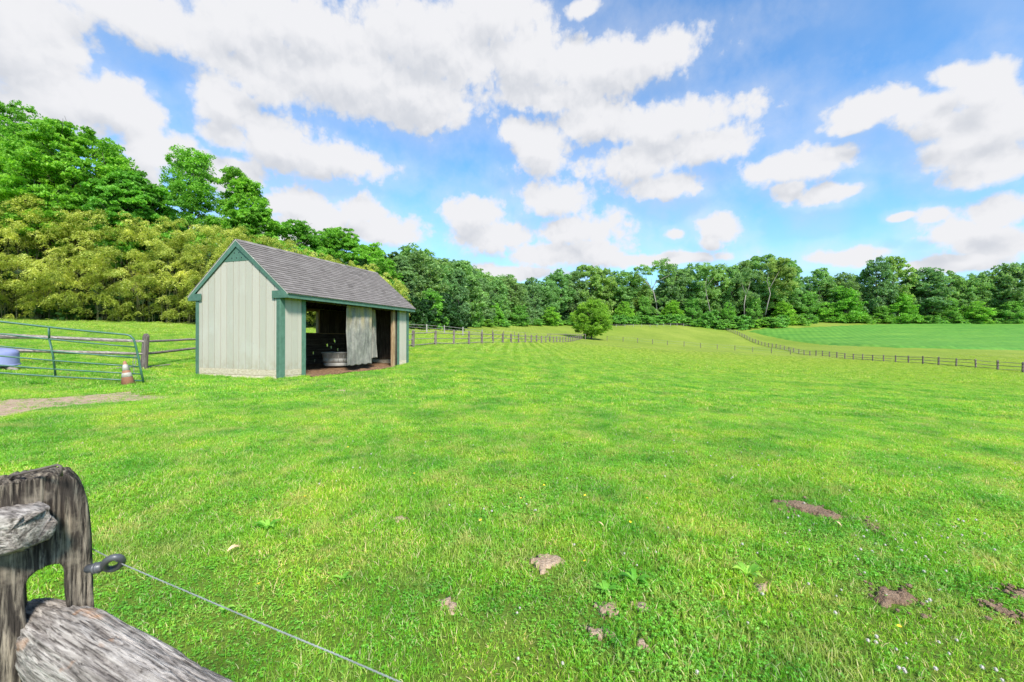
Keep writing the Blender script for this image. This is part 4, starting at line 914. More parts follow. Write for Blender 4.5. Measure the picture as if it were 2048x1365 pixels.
rr = random.Random(77)
# skyline of the far wood: px, py of the top, crown width in px, depth, variant, look
FAR = [
 (838,503,96,84,0,'tall leafy tree rising just right of the shed roof'),
 (880,530,60,88,7,'slim leafy tree between two taller ones right of the shed'),
 (923,519,74,98,1,'tall dark-topped tree with a rounded light crown before it'),
 (916,538,52,90,6,'light green tree standing in front of a taller dark-topped tree'),
 (962,554,56,112,3,'narrow tree at the bend of the wood edge, right of the dark-topped tree'),
 (993,556,50,124,1,'small-crowned tree just left of the dip in the wood skyline'),
 (1018,554,54,134,0,'round tree in the dip of the wood skyline'),
 (1044,566,40,140,6,'lowest-topped tree in the dip of the wood skyline'),
 (1064,552,46,150,3,'dark pointed tree rising alone at the dip of the wood skyline'),
 (1092,556,50,160,5,'tree just right of the dark pointed one'),
 (1116,537,62,172,2,'first of the tall grey-green trees behind the lone tree'),
 (1150,540,56,178,0,'grey-green tree behind the left side of the lone round tree'),
 (1172,526,66,180,4,'tallest grey-green tree directly behind the lone round tree'),
 (1203,531,56,184,7,'grey-green tree behind the right side of the lone round tree'),
 (1243,538,66,188,2,'broad tree right of the lone round tree with sky showing through low down'),
 (1275,545,50,192,1,'tree just left of the pale forked tree'),
 (1338,524,58,190,0,'tall dark tree touching the right limbs of the pale forked tree'),
 (1366,532,50,190,4,'flat-topped tree two right of the pale forked tree'),
 (1391,522,54,190,2,'tall open tree left of the slim pale trunk'),
 (1434,525,56,192,7,'tree with an open, windswept top right of the slim pale trunk'),
 (1463,527,50,192,1,'tree at the foot of the highest ridge of crowns'),
 (1490,517,66,194,0,'large dark tree left of the highest crown of the wood'),
 (1524,503,84,198,4,'highest dark crown of the wood, leaning over the olive tree'),
 (1570,512,60,196,2,'dark crown just behind the right side of the olive tree'),
 (1604,548,44,192,3,'short tree in the notch right of the olive tree'),
 (1638,531,56,190,1,'bright-topped tree right of the notch in the wood'),
 (1662,548,40,192,5,'tree behind the low bright tree at the crop field'),
 (1688,540,50,190,0,'medium tree left of the tall dark one by the crop field'),
 (1720,538,42,192,7,'thin-topped tree touching the tall dark one by the crop field'),
 (1753,508,56,186,3,'left head of the tall dark pair above the crop field'),
 (1786,505,62,187,4,'right head of the tall dark pair above the crop field'),
 (1822,545,46,192,6,'low tree in the gap right of the tall dark pair'),
 (1852,529,74,188,0,'broad round tree right of the gap above the crop field'),
 (1888,534,50,190,2,'flat spreading tree right of the broad round one'),
 (1918,546,46,190,1,'vine-hung tree in the right part of the wood'),
 (1950,539,52,190,5,'tree third from the right edge of the photo'),
 (1978,535,50,188,7,'tree second from the right edge of the photo'),
 (2012,520,60,184,0,'tall tree at the right edge of the photo'),
 (2046,516,60,184,2,'last tree of the wood, cut by the right edge of the photo'),
]
for k, (px, py, w_, Y, v, lb) in enumerate(FAR):
    if px > 1600: Y += 17
    tree_to_px(FV[v], 'woodland_tree', px, py, Y, w_*1.22, lb, rr.uniform(0, 6.28), GRP)
# lower trees standing out in front of the wood
FRESH = [tree_meshes('front_tree', 300+i, 12, .6, 5.0, 42, 14000, .40, s_, .34, .25, m_, npl=12, clus=.5) for i, (s_, m_) in enumerate([('low', 'leaf_fresh'), ('ovoid', 'leaf_fresh'), ('low', 'leaf_shrub')])]
FRONT = [(865,577,70,66,0,'small bright green tree right of the shed, in front of the woods'), (800,560,60,64,2,'yellow-green tree half hidden by the far end of the shed roof'),
 (893,608,60,80,2,'low bushy tree at the foot of the wood right of the small bright tree'), (1100,612,50,150,1,'low rounded tree left of the lone tree, at the foot of the wood'), (1145,628,40,165,2,'low tree just left of the lone round tree at the wood edge'),
 (1246,600,44,178,1,'slender fresh green tree right of the lone tree, before the wood'), (1290,588,46,182,2,'leafy tree below the left limbs of the pale forked tree'), (1345,598,56,182,0,'dome-shaped young tree right of the pale forked trunk'), (1385,590,50,183,2,'young tree left of the slim pale trunk, at its foot'),
 (1456,600,34,178,1,'vine-covered mound like a green cone left of the olive tree'), (1508,590,40,184,2,'young tree in the dark gap left of the olive tree'), (1568,598,54,182,0,'bushy bright tree at the foot of the olive tree'),
 (1615,577,56,180,2,'rounded tree at the left corner of the crop field'), (1690,567,84,178,0,'low spreading bright tree behind the left part of the crop field'), (1650,600,50,178,1,'low tree left of the spreading bright tree at the crop field'),
 (1800,577,74,178,0,'low spreading bright tree below the tall dark pair'), (1760,606,46,178,2,'young tree left of the spreading bright tree below the dark pair'), (1895,590,50,180,2,'vine-draped low tree in the right part of the wood'),
 (1950,596,60,178,1,'rounded low tree near the right end of the wood'), (2020,592,64,176,2,'low tree at the right edge of the wood'),
 (945,590,56,100,2,'low leafy tree under the narrow one at the bend of the wood'), (985,600,56,118,0,'low bright tree at the bend of the wood, second from the small bright tree'), (1035,606,60,132,2,'low tree below the dip in the wood skyline')]
for k, (px, py, w_, Y, v, lb) in enumerate(FRONT):
    if px > 1600: Y += 21
    tree_to_px(FRESH[v], 'young_tree', px, py, Y, w_, lb, rr.uniform(0, 6.28), 'lower trees in front of the wood')
# deep wood behind the edge: too many trees to tell apart
def scatter(name, pts, objs, label, rots=None, scales=None, idx=None, kind='stuff'):
    """geometry-nodes scatter of hidden source meshes on a vertex cloud"""
    col = bpy.data.collections.new(name+'_source')
    for o in objs: col.objects.link(o)
    n = len(pts); me = bpy.data.meshes.new(name); me.vertices.add(n); me.vertices.foreach_set('co', np.asarray(pts, dtype=np.float32).ravel())
    for nm, ty, val, w_ in (('rot', 'FLOAT_VECTOR', rots, 'vector'), ('scl', 'FLOAT_VECTOR', scales, 'vector'), ('idx', 'INT', idx, 'value')):
        a = me.attributes.new(nm, ty, 'POINT'); a.data.foreach_set(w_, np.ascontiguousarray(val, dtype=np.int32 if ty == 'INT' else np.float32).ravel())
    o = link(name, me); g = bpy.data.node_groups.new(name, 'GeometryNodeTree')
    g.interface.new_socket('Geometry', in_out='INPUT', socket_type='NodeSocketGeometry'); g.interface.new_socket('Geometry', in_out='OUTPUT', socket_type='NodeSocketGeometry')
    N = g.nodes; gi = N.new('NodeGroupInput'); go = N.new('NodeGroupOutput'); ip = N.new('GeometryNodeInstanceOnPoints'); ci = N.new('GeometryNodeCollectionInfo')
    ci.inputs['Collection'].default_value = col; ci.inputs['Separate Children'].default_value = True; ci.inputs['Reset Children'].default_value = True
    g.links.new(gi.outputs[0], ip.inputs['Points']); g.links.new(ci.outputs[0], ip.inputs['Instance']); ip.inputs['Pick Instance'].default_value = True
    for nm, ty, sk in (('rot', 'FLOAT_VECTOR', 'Rotation'), ('scl', 'FLOAT_VECTOR', 'Scale'), ('idx', 'INT', 'Instance Index')):
        na = N.new('GeometryNodeInputNamedAttribute'); na.data_type = ty; na.inputs['Name'].default_value = nm; g.links.new(na.outputs['Attribute'], ip.inputs[sk])
    g.links.new(ip.outputs[0], go.inputs[0]); md = o.modifiers.new('scatter', 'NODES'); md.node_group = g
    return tag(o, label, None, None, kind)
def src(name, me): return bpy.data.objects.new(name, me)
pts = []; rots = []; scl = []; idx = []
edge = [(820, 92), (900, 106), (960, 128), (1030, 152), (1100, 176), (1180, 194), (1300, 202), (1450, 206), (1560, 208), (1650, 220), (1750, 222), (1900, 220), (2048, 217), (2250, 214)]
for row in range(4):
    for (p0_, y0_), (p1_, y1_) in zip(edge, edge[1:]):
        n_ = max(2, int(abs((p1_-p0_))/22))
        for i in range(n_):
            s = (i+rr.random()*.8)/n_; px = p0_+(p1_-p0_)*s; Y = y0_+(y1_-y0_)*s+row*8+rr.uniform(-3, 3); x = (px-CX)/F*Y
            pts.append((x, Y, gz(x, Y)-.3)); rots.append((0, 0, rr.uniform(0, 6.28))); q = rr.uniform(.66, .86); scl.append((q*1.1, q*1.1, q)); idx.append(rr.randrange(4)*1)
crs = []
for i in (0, 1, 4, 7):   # trunk and crown joined for the source
    tk_, cr_, *_ = FV[i]; crs.append(src('wood_source_%d' % i, cr_))
scatter('deep_wood', pts, crs, 'dark mass of woodland behind the trees of the wood edge', rots, scl, idx)
# bushes along the foot of the wood
BL = [(930,632),(965,636),(1000,636),(1035,640),(1070,636),(1110,640),(1140,640),(1222,632),(1243,632),(1262,630),(1284,634),(1308,628),(1330,630),(1352,627),(1374,632),(1396,634),(1420,626),(1440,632),(1462,634),(1486,628),(1512,634),(1538,630),(1562,632),(1590,626),(1612,630),(1655,634),(1690,628),(1722,630),(1752,626),(1785,636),(1820,634),(1860,628),(1900,630),(1932,630),(1965,632),(2000,632),(2034,630)]
base_of = {}
for k, (px, py) in enumerate(BL):
    Y = np.interp(px, [900, 960, 1030, 1100, 1180, 1300, 1430, 1560, 1640, 1800, 2048], [96, 112, 134, 160, 176, 182, 180, 182, 203, 205, 203])
    Y -= 4; py += rr.uniform(-8, 5)
    if 1400 < px < 1620: Y -= 3
    nm = ['first', 'second', 'third', 'fourth', 'fifth', 'sixth', 'seventh', 'eighth', 'ninth', 'tenth', 'eleventh', 'twelfth', 'thirteenth', 'fourteenth', 'fifteenth', 'sixteenth', 'seventeenth', 'eighteenth', 'nineteenth', 'twentieth']
    if px < 1200: lb = 'green bush at the foot of the wood, %s from the left before the lone tree' % nm[k]
    elif px < 1640: lb = 'green bush at the foot of the wood, %s to the right of the lone tree' % nm[k-7]
    else: lb = 'green bush along the top of the crop field, %s from its left end' % nm[k-25]
    tree_to_px(BU[k % 4], 'bush', px, py, float(Y), rr.uniform(46, 62), lb, rr.uniform(0, 6), 'bushes along the foot of the wood', 'bush')
# pale forked tree, slim pale tree, olive tree
def bare_limb_tree(name, label, px0, py0, Y, limbs, mat, nleaf, leaf, lobes_px, r0=.42, bark='bark_pale'):
    x = (px0-CX)/F*Y; root = empty(name, (x, Y, gz(x, Y)-.1)); tag(root, label, 'tree'); o0 = root.location.copy(); b = MB(); rr_ = random.Random(px0)
    for L_ in limbs:
        P = [at(q[0], q[1], Y+(q[3] if len(q) > 3 else 0))-o0 for q in L_]; b.tube(P, [q[2]*.55 for q in L_], 7)
    b.build('trunk', [M[bark]], root)
    rng = np.random.default_rng(px0); lobes = []
    for (lx, ly, lr) in lobes_px:
        p = at(lx, ly, Y+rng.uniform(-2.5, 2.5))-o0; lobes.append((p.x, p.y, p.z, lr/F*Y))
    P, T = crown_points(rng, lobes, nleaf, .45, .6, 12); V, Fc = leaf_quads(P, leaf, rng)
    link('crown', mesh_np('crown', V, Fc, M[mat], tint=T), root); return root
bare_limb_tree('pale_tree', 'pale-barked forked tree with bare spreading white limbs in the middle of the wood', 1313, 626, 181,
 [[(1314,632,.55), (1312,605,.45), (1307,585,.42), (1304,578,.40)], [(1304,578,.33), (1296,568,.28), (1285,556,.22), (1275,549,.12), (1268,546,.06)], [(1304,578,.36), (1309,566,.30), (1319,559,.22), (1330,553,.14), (1338,549,.06)], [(1296,568,.2), (1292,556,.16), (1290,545,.08)], [(1309,566,.2), (1313,555,.14), (1316,544,.07)], [(1304,575,.2), (1302,560,.15), (1305,547,.08)], [(1285,556,.14), (1276,558,.08), (1270,556,.04)]],
 'leaf_far', 7000, .5, [(1270,542,12), (1290,536,14), (1312,533,14), (1332,530,15), (1344,542,10), (1300,540,10), (1322,545,8), (1276,560,10), (1340,560,9), (1296,598,9), (1326,600,10), (1312,618,10)])
bare_limb_tree('pale_tree', 'slim pale-trunked tree leaning left between dark crowns in the middle of the wood', 1418, 618, 180,
 [[(1421,630,.32), (1418,612,.28), (1413,590,.25), (1410,572,.22), (1412,556,.14), (1416,545,.08)], [(1412,574,.14), (1420,562,.1), (1427,552,.05)]], 'leaf_far', 4200, .5, [(1408,545,12), (1424,540,13), (1415,532,11), (1432,552,9), (1402,566,10), (1428,585,10), (1404,600,9)])
bare_limb_tree('pale_tree', 'short pale trunk forking into a V left of the olive tree in the wood', 1488, 618, 181,
 [[(1488,632,.38), (1488,606,.34), (1491,588,.3)], [(1491,588,.22), (1486,574,.16), (1482,564,.08)], [(1491,588,.22), (1497,573,.15), (1500,560,.08)]], 'leaf_deep', 4500, .5, [(1480,552,13), (1500,548,14), (1490,540,12), (1478,585,10), (1502,592,11)])
bare_limb_tree('olive_tree', 'tall olive green tree with pale forked limbs at the right shoulder of the wood', 1536, 615, 181,
 [[(1530,628,.4), (1535,605,.36), (1540,585,.34), (1537,572,.3)], [(1537,572,.25), (1533,560,.2), (1536,548,.12), (1534,535,.06)], [(1538,576,.26), (1545,562,.2), (1552,550,.13), (1558,538,.06)]],
 'leaf_olive', 24000, .42, [(1545,535,16), (1560,530,17), (1572,545,15), (1560,560,17), (1575,568,14), (1548,562,13), (1566,582,13), (1580,552,10), (1550,520,11), (1565,518,10)])
# the lone round tree
LT = tree_meshes('lone_tree', 41, 11, 1.3, 5.1, 80, 62000, .24, 'ovoid', .30, .24, 'leaf_lone', npl=16, clus=.42, flat=.6)
lt = tree_to_px(LT, 'maple_tree', 1183, 594.5, 110, 78*1.06, 'lone round-crowned maple standing at the far end of the middle fence', 1.0)
lt['category'] = 'tree'
# trees on the left behind the bamboo
NEAR = [
 ('ash_tree', 20, 205, 210, 52, 500, 'ovoid', 'leaf_near', 'large spreading tree cut by the left edge of the photo, tallest of all'),
 ('ash_tree', 142, 262, 240, 40.5, 501, 'round', 'leaf_near', 'broad bright tree with tiered foliage above the bamboo, second from the left edge'),
 ('ash_tree', 268, 352, 150, 40.5, 502, 'round', 'leaf_near', 'lower tiered tree above the bamboo, between the broad tree and the tall slender one'),
 ('tall_tree', 382, 303, 122, 56, 503, 'column', 'leaf_near', 'tall slender open tree left of the gap above the shed gable'),
 ('tall_tree', 478, 334, 100, 57, 504, 'column', 'leaf_near', 'slender open-crowned tree directly above the shed gable'),
 ('leafy_tree', 506, 402, 124, 52, 505, 'ovoid', 'leaf_near', 'rounded dense tree above the left end of the shed roof'),
 ('leafy_tree', 592, 447, 150, 62, 506, 'round', 'leaf_near', 'rounded tree above the middle of the shed roof'),
 ('leafy_tree', 676, 460, 135, 66, 507, 'round', 'leaf_near', 'rounded tree above the shed roof, right of the middle one'),
 ('leafy_tree', 740, 488, 120, 70, 508, 'ovoid', 'leaf_near', 'tree above the far end of the shed roof ridge'),
 ('leafy_tree', 790, 508, 84, 76, 509, 'round', 'leaf_deep', 'small-topped tree just past the far end of the shed ridge'),
]
for (nm, px, py, w_, Y, sd, shp, mt, lb) in NEAR:
    x = (px-CX)/F*Y; H = at(px, py, Y).z-gz(x, Y); Rc = w_/2/F*Y
    col_ = shp == 'column'
    var = tree_meshes(nm, sd, H, H*((.36 if nm == 'ash_tree' else .16) if not col_ else .12), Rc, 85 if not col_ else 90, 85000 if not col_ else 60000, .30 if not col_ else .27, shp, .30 if not col_ else .36, .35, mt, npl=16, clus=.42, flat=.42 if not col_ else .7, aspect=2.0, droop=.5, lean=.02, n_limb=60)
    place_tree(var, nm, x, Y, 1.0, 1.0, 0, lb, 'tree', 'near trees above the bamboo and the shed', zoff=0)
# overhanging low branch clusters of the broad tree are part of its crown; filler trees behind
FILL = [(-80, 60, 230, 300), (60, 64, 300, 170), (215, 60, 395, 130), (330, 66, 420, 110), (430, 70, 430, 110), (545, 74, 478, 110), (630, 78, 492, 100), (705, 82, 506, 100), (770, 86, 520, 90)]
for k, (px, Y, py, w_) in enumerate(FILL):
    tree_to_px(FV[(k*3) % 8], 'background_tree', px, py, Y, w_, ['darker tree behind the tallest tree at the left edge, out of frame to the left', 'darker tree behind the gap between the two leftmost bright trees', 'darker tree behind the lower tiered tree above the bamboo', 'darker tree behind the foot of the tall slender tree', 'darker tree behind the tree over the shed gable', 'darker tree behind the left half of the shed roof', 'darker tree behind the middle of the shed roof', 'darker tree behind the right half of the shed roof', 'darker tree behind the far end of the shed roof'][k], k*1.1, 'darker trees behind the near row')

# ------------------------------------------------------------------ bamboo thicket
def bamboo():
    rng = np.random.default_rng(5); rr_ = random.Random(5); b = MB(); P = []; T = []; D = []
    front = [(-26, 37.0), (-36, 36), (-52, 36), (-46, 37.5), (-30, 38), (-24, 40), (-20, 43), (-16, 47), (-13, 52), (-11.5, 57)]
    line = [(-60, 35.5), (-45, 36.5), (-33, 37.3), (-27, 38.4), (-22, 41.5), (-17.5, 46.5), (-14, 52.5)]
    seg = []
    for a, c in zip(line, line[1:]):
        n = int(math.hypot(c[0]-a[0], c[1]-a[1])/.16)
        for i in range(n): s = i/n; seg.append((a[0]+(c[0]-a[0])*s, a[1]+(c[1]-a[1])*s, (c[1]-a[1]), (c[0]-a[0])))
    hmax = lambda x: np.interp(x, [-60, -48, -42, -36, -31, -26, -22, -17, -12], [11.5, 11.2, 10.6, 9.6, 9.0, 9.3, 8.6, 7.2, 5.8])
    def culm(x, y, H, lean_x, lean_y, r=.022, full=True):
        z0 = gz(x, y)-.1; n = 6; pts = []
        for i in range(n):
            s = i/(n-1)*(1 if full else .5); pts.append((x+lean_x*s*s*2.0, y+lean_y*s*s*2.0, z0+H*s*(1-.12*s*s)))
        b.tube(pts, [r*(1-.7*i/(n-1)) for i in range(n)], 4, 0, rr_.random(), cap=False); return pts
    for (x, y, dy, dx) in seg:
        L_ = math.hypot(dx, dy); nx_, ny_ = dy/L_, -dx/L_      # towards the camera
        for q in range(2):
            d = rr_.uniform(.1, 3.5); xx, yy = x-nx_*d+rr_.uniform(-.3, .3), y-ny_*d+rr_.uniform(-.2, .2)
            H = hmax(x)*rr_.uniform(.5, .95); ln = rr_.gauss(.2, .5)
            culm(xx, yy, H, nx_*ln+rr_.gauss(0, .5), ny_*ln+rr_.gauss(0, .5), rr_.uniform(.010, .022))
    # plumes: arching sprays of narrow leaves, layered from the foot to the top
    plumes = []
    for (x, y, dy, dx) in seg[::1]:
        L_ = math.hypot(dx, dy); nx_, ny_ = dy/L_, -dx/L_; H = hmax(x)
        for q in range(5):
            s = rr_.random()**1.0; z = .5+s*(H-.8)+rr_.gauss(0, .4); gb = rr_.gauss(-.3, .75); bulge = 1.5*math.sin(min(1, s*1.25)*math.pi*.8)**.7-2.6*max(0, s-.6)
            plumes.append((x+nx_*(bulge+gb)+rr_.gauss(0, .35), y+ny_*(bulge+gb), gz(x, y)+z, rr_.uniform(.35, .9)*(.8 if s < .12 else 1), nx_, ny_, s))
        for q in range(2):   # depth behind, mostly dark
            s = rr_.random(); d = rr_.uniform(1, 4); plumes.append((x-nx_*d, y-ny_*d, gz(x, y)+.8+s*(H-1.2), rr_.uniform(.6, 1.0), nx_, ny_, s))
    for (x, y, z, r, nx_, ny_, s) in plumes:
        n = int(330*r*r+55); th = rng.random(n)*2*math.pi; k = 5
        # a plume = a drooping cone of twigs
        tw = rng.integers(0, 7, n); ta = (tw/7*6.283+rr_.random()*6); tl = rng.random(n)**.7
        px_ = np.cos(ta)*tl*r*.75+rng.normal(0, .10*r, n)+nx_*r*.35*tl; py_ = np.sin(ta)*tl*r*.75+rng.normal(0, .10*r, n)+ny_*r*.35*tl
        pz = r*.35-tl**2*r*.85+rng.normal(0, .09*r, n)
        P.append(np.stack([x+px_, y+py_, z+pz], 1)); base = rr_.gauss(.42, .15)+(.16 if s > .25 else -.02)+.10*math.sin(x*1.3+z)
        T.append(np.clip(base+rng.normal(0, .14, n)+.15*(pz/r), 0, 1)); dd = np.stack([np.cos(ta), np.sin(ta), -.7*np.ones(n)], 1); D.append(dd)
    P = np.concatenate(P); T = np.concatenate(T); D = np.concatenate(D)
    V, Fc = leaf_quads(P, .155, rng, up=.3, aspect=3.2, droop=.35, dirs=D)
    bv = np.array(b.v); bf = np.array(b.f)+len(V)
    me = mesh_np('bamboo_thicket', np.concatenate([V, bv]), np.concatenate([Fc, bf]), [M['leaf_bamboo'], M['culm']], tint=np.concatenate([T, np.array(b.t)]), mi=np.concatenate([np.zeros(len(Fc)), np.ones(len(bf))]))
    o = link('bamboo_thicket', me); print('bamboo leaves', len(P)); return tag(o, 'yellow-green bamboo thicket with bare canes at its foot, behind the left lawn', 'bamboo', None, 'stuff')
bamboo()

# understorey, its leaves coloured dark for shade, behind the canes and behind the bushes of the far wood
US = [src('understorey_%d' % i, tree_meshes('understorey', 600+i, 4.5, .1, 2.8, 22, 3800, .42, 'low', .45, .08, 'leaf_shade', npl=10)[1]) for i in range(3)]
rr = random.Random(31); pts = []; rots = []; scl = []; idx = []
def under(line, rows, gap, step, s0, s1):
    for row in range(rows):
        for (p0_, y0_), (p1_, y1_) in zip(line, line[1:]):
            n_ = max(1, int(math.hypot(p1_-p0_, y1_-y0_)/step))
            for i in range(n_):
                s = (i+rr.random())/n_; x, y = p0_+(p1_-p0_)*s, y0_+(y1_-y0_)*s; L_ = math.hypot(x, y); k_ = 1+(row*gap+rr.uniform(-.5, .5)*gap)/L_; x *= k_; y *= k_
                pts.append((x, y, gz(x, y)-.2)); rots.append((0, 0, rr.uniform(0, 6.28))); q = rr.uniform(s0, s1); scl.append((q, q, q*rr.uniform(.8, 1.1))); idx.append(rr.randrange(3))
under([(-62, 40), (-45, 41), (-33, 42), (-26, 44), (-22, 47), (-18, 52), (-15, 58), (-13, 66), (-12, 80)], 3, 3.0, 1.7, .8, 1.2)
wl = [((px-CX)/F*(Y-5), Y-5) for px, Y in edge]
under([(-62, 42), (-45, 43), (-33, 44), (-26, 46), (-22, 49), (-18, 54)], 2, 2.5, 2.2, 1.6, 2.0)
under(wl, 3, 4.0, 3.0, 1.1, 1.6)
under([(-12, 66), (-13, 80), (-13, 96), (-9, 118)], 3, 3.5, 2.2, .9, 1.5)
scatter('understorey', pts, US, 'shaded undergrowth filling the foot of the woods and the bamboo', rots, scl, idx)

# ------------------------------------------------------------------ turf
def m_blade(name, stops, wscale, dry):
    t = NT(name); a = t.attr(); c = t.ramp(a, stops); w = t.coords('World')
    med = t.noise(w, .9, 5, .6); c = t.mix(1, c, t.ramp(med, [(.34, (.58, .80, .75)), (.5, (1, 1, 1)), (.62, (1.42, 1.13, 1.1))]), 'MULTIPLY')
    s2 = t.noise(w, wscale, 4, .65); c = t.mix(t.mr(s2, .50, .68, 0, dry), c, (.60, .53, .20)); s3 = t.noise(w, 3.6, 5, .7); c = t.mix(1, c, t.ramp(s3, [(.33, (.62, .74, .65)), (.45, (1, 1, 1))]), 'MULTIPLY')
    sp = t.N.new('ShaderNodeSeparateXYZ'); t.L.new(w, sp.inputs[0]); far = t.mr(sp.outputs[1], 14, 60)
    wv = t.coords('World', (1, .10, 1), (0, 0, .10)); st = t.wave(wv, .36, 1.2, .6)
    c = t.mix(t.math('MULTIPLY', far, .8), c, t.mix(t.mr(st, .35, .65), (.30, .42, .045), (.56, .60, .13)))
    t.put(t.p.inputs['Base Color'], c); t.p.inputs['Roughness'].default_value = .45; t.p.inputs['Specular IOR Level'].default_value = .3
    tr = t.N.new('ShaderNodeBsdfTranslucent'); t.L.new(t.mix(1, c, (1.2, 1.2, .7), 'MULTIPLY'), tr.inputs[0]); mx = t.N.new('ShaderNodeMixShader'); mx.inputs[0].default_value = .52
    t.L.new(t.p.outputs[0], mx.inputs[1]); t.L.new(tr.outputs[0], mx.inputs[2]); t.L.new(mx.outputs[0], t.out.inputs[0]); return t.mat
M['blade'] = m_blade('blade', [(0, (.11, .27, .018)), (.42, (.26, .53, .034)), (.76, (.43, .68, .075)), (.9, (.68, .66, .20)), (1, (.84, .68, .42))], 2.2, .6)
M['clover'] = m_blade('clover', [(0, (.10, .31, .03)), (.6, (.24, .58, .055)), (1, (.42, .72, .12))], 2.2, .15)
def tuft(seed, n, rad, h, w, nclov, cs, lean=1.15):
    rng = np.random.default_rng(seed); th = rng.random(n)*6.283; rr_ = rad*np.sqrt(rng.random(n)); bx, by = rr_*np.cos(th), rr_*np.sin(th)
    H = h*rng.uniform(.45, 1.25, n); la = rng.random(n)*6.283; ln = H*lean*rng.random(n); dx, dy = np.cos(la)*ln, np.sin(la)*ln
    fa = rng.random(n)*3.1416; wx, wy = np.cos(fa)*w*.5*rng.uniform(.7, 1.3, n), np.sin(fa)*w*.5*rng.uniform(.7, 1.3, n); z = np.zeros(n)-.008
    p = [np.stack(q, 1) for q in ((bx-wx, by-wy, z), (bx+wx, by+wy, z), (bx+dx*.35+wx*.9, by+dy*.35+wy*.9, H*.6), (bx+dx*.35-wx*.9, by+dy*.35-wy*.9, H*.6), (bx+dx+wx*.15, by+dy+wy*.15, H), (bx+dx-wx*.15, by+dy-wy*.15, H*.99))]
    V = np.stack(p, 1).reshape(-1, 3); k = np.arange(n)*6; Fc = np.concatenate([np.stack([k, k+1, k+2, k+3], 1), np.stack([k+3, k+2, k+4, k+5], 1)])
    t1 = np.where(rng.random(n) < .10, rng.uniform(.88, 1, n), np.clip(rng.normal(.42, .22, n), 0, .92)); T = np.concatenate([t1, t1]); mi = np.zeros(len(Fc))
    if nclov:
        m = nclov; th = rng.random(m)*6.283; rr_ = rad*np.sqrt(rng.random(m)); cx_, cy_ = rr_*np.cos(th), rr_*np.sin(th); cz = h*rng.uniform(.35, .85, m)
        vs = []; 
        for j in range(3):
            a = th*3+j*2.094; s = cs*rng.uniform(.8, 1.2, m); t_ = rng.normal(0, .25, m)
            ca, sa = np.cos(a), np.sin(a)
            vs.append(np.stack([np.stack([cx_, cy_, cz], 1), np.stack([cx_+s*(ca*.6-sa*.5), cy_+s*(sa*.6+ca*.5), cz+s*.15+s*t_], 1), np.stack([cx_+s*ca*1.1, cy_+s*sa*1.1, cz+s*.05], 1), np.stack([cx_+s*(ca*.6+sa*.5), cy_+s*(sa*.6-ca*.5), cz+s*.15-s*t_], 1)], 1).reshape(-1, 3))
        VC = np.concatenate(vs); FC = np.arange(len(VC)).reshape(-1, 4)+len(V); V = np.concatenate([V, VC]); Fc = np.concatenate([Fc, FC]); tc = np.clip(rng.normal(.5, .22, len(FC)), 0, 1); T = np.concatenate([T, tc]); mi = np.concatenate([mi, np.ones(len(FC))])
    return mesh_np('tuft', V, Fc, [M['blade'], M['clover']], tint=T, mi=mi)
def soil_sd(x, y, grow=0.0):
    bad = np.zeros(len(x), bool); q = np.stack([x, y], 1)
    for P_, e in SOIL:
        lo, hi = P_.min(0)-.1, P_.max(0)+.1; m = (q > lo).all(1) & (q < hi).all(1)
        if not m.any(): continue
        qq = q[m]; ins = np.zeros(len(qq), bool)
        for i in range(len(P_)):
            a, b = P_[i], P_[(i+1) % len(P_)]; cond = ((a[1] > qq[:, 1]) != (b[1] > qq[:, 1])); xx = (b[0]-a[0])*(qq[:, 1]-a[1])/(b[1]-a[1]+1e-12)+a[0]; ins ^= cond & (qq[:, 0] < xx)
        for i in range(len(P_)):
            a, b = P_[i], P_[(i+1) % len(P_)]; ab = b-a; tt = np.clip(((qq-a)@ab)/(ab@ab+1e-12), 0, 1); ins |= np.hypot(*(qq-(a+tt[:, None]*ab)).T) < min(.02, e)
        bad[np.where(m)[0][ins]] = True
    return bad
inv_ = np.array(SHED.inverted())
def shed_in(x, y, mg):
    u = inv_[0, 0]*x+inv_[0, 1]*y+inv_[0, 3]; v = inv_[1, 0]*x+inv_[1, 1]*y+inv_[1, 3]
    return ((u > -mg) & (u < SL+mg) & (v > -mg) & (v < SW+mg)) | ((u > 1.05) & (u < 6.0) & (v > -.22) & (v < 1))
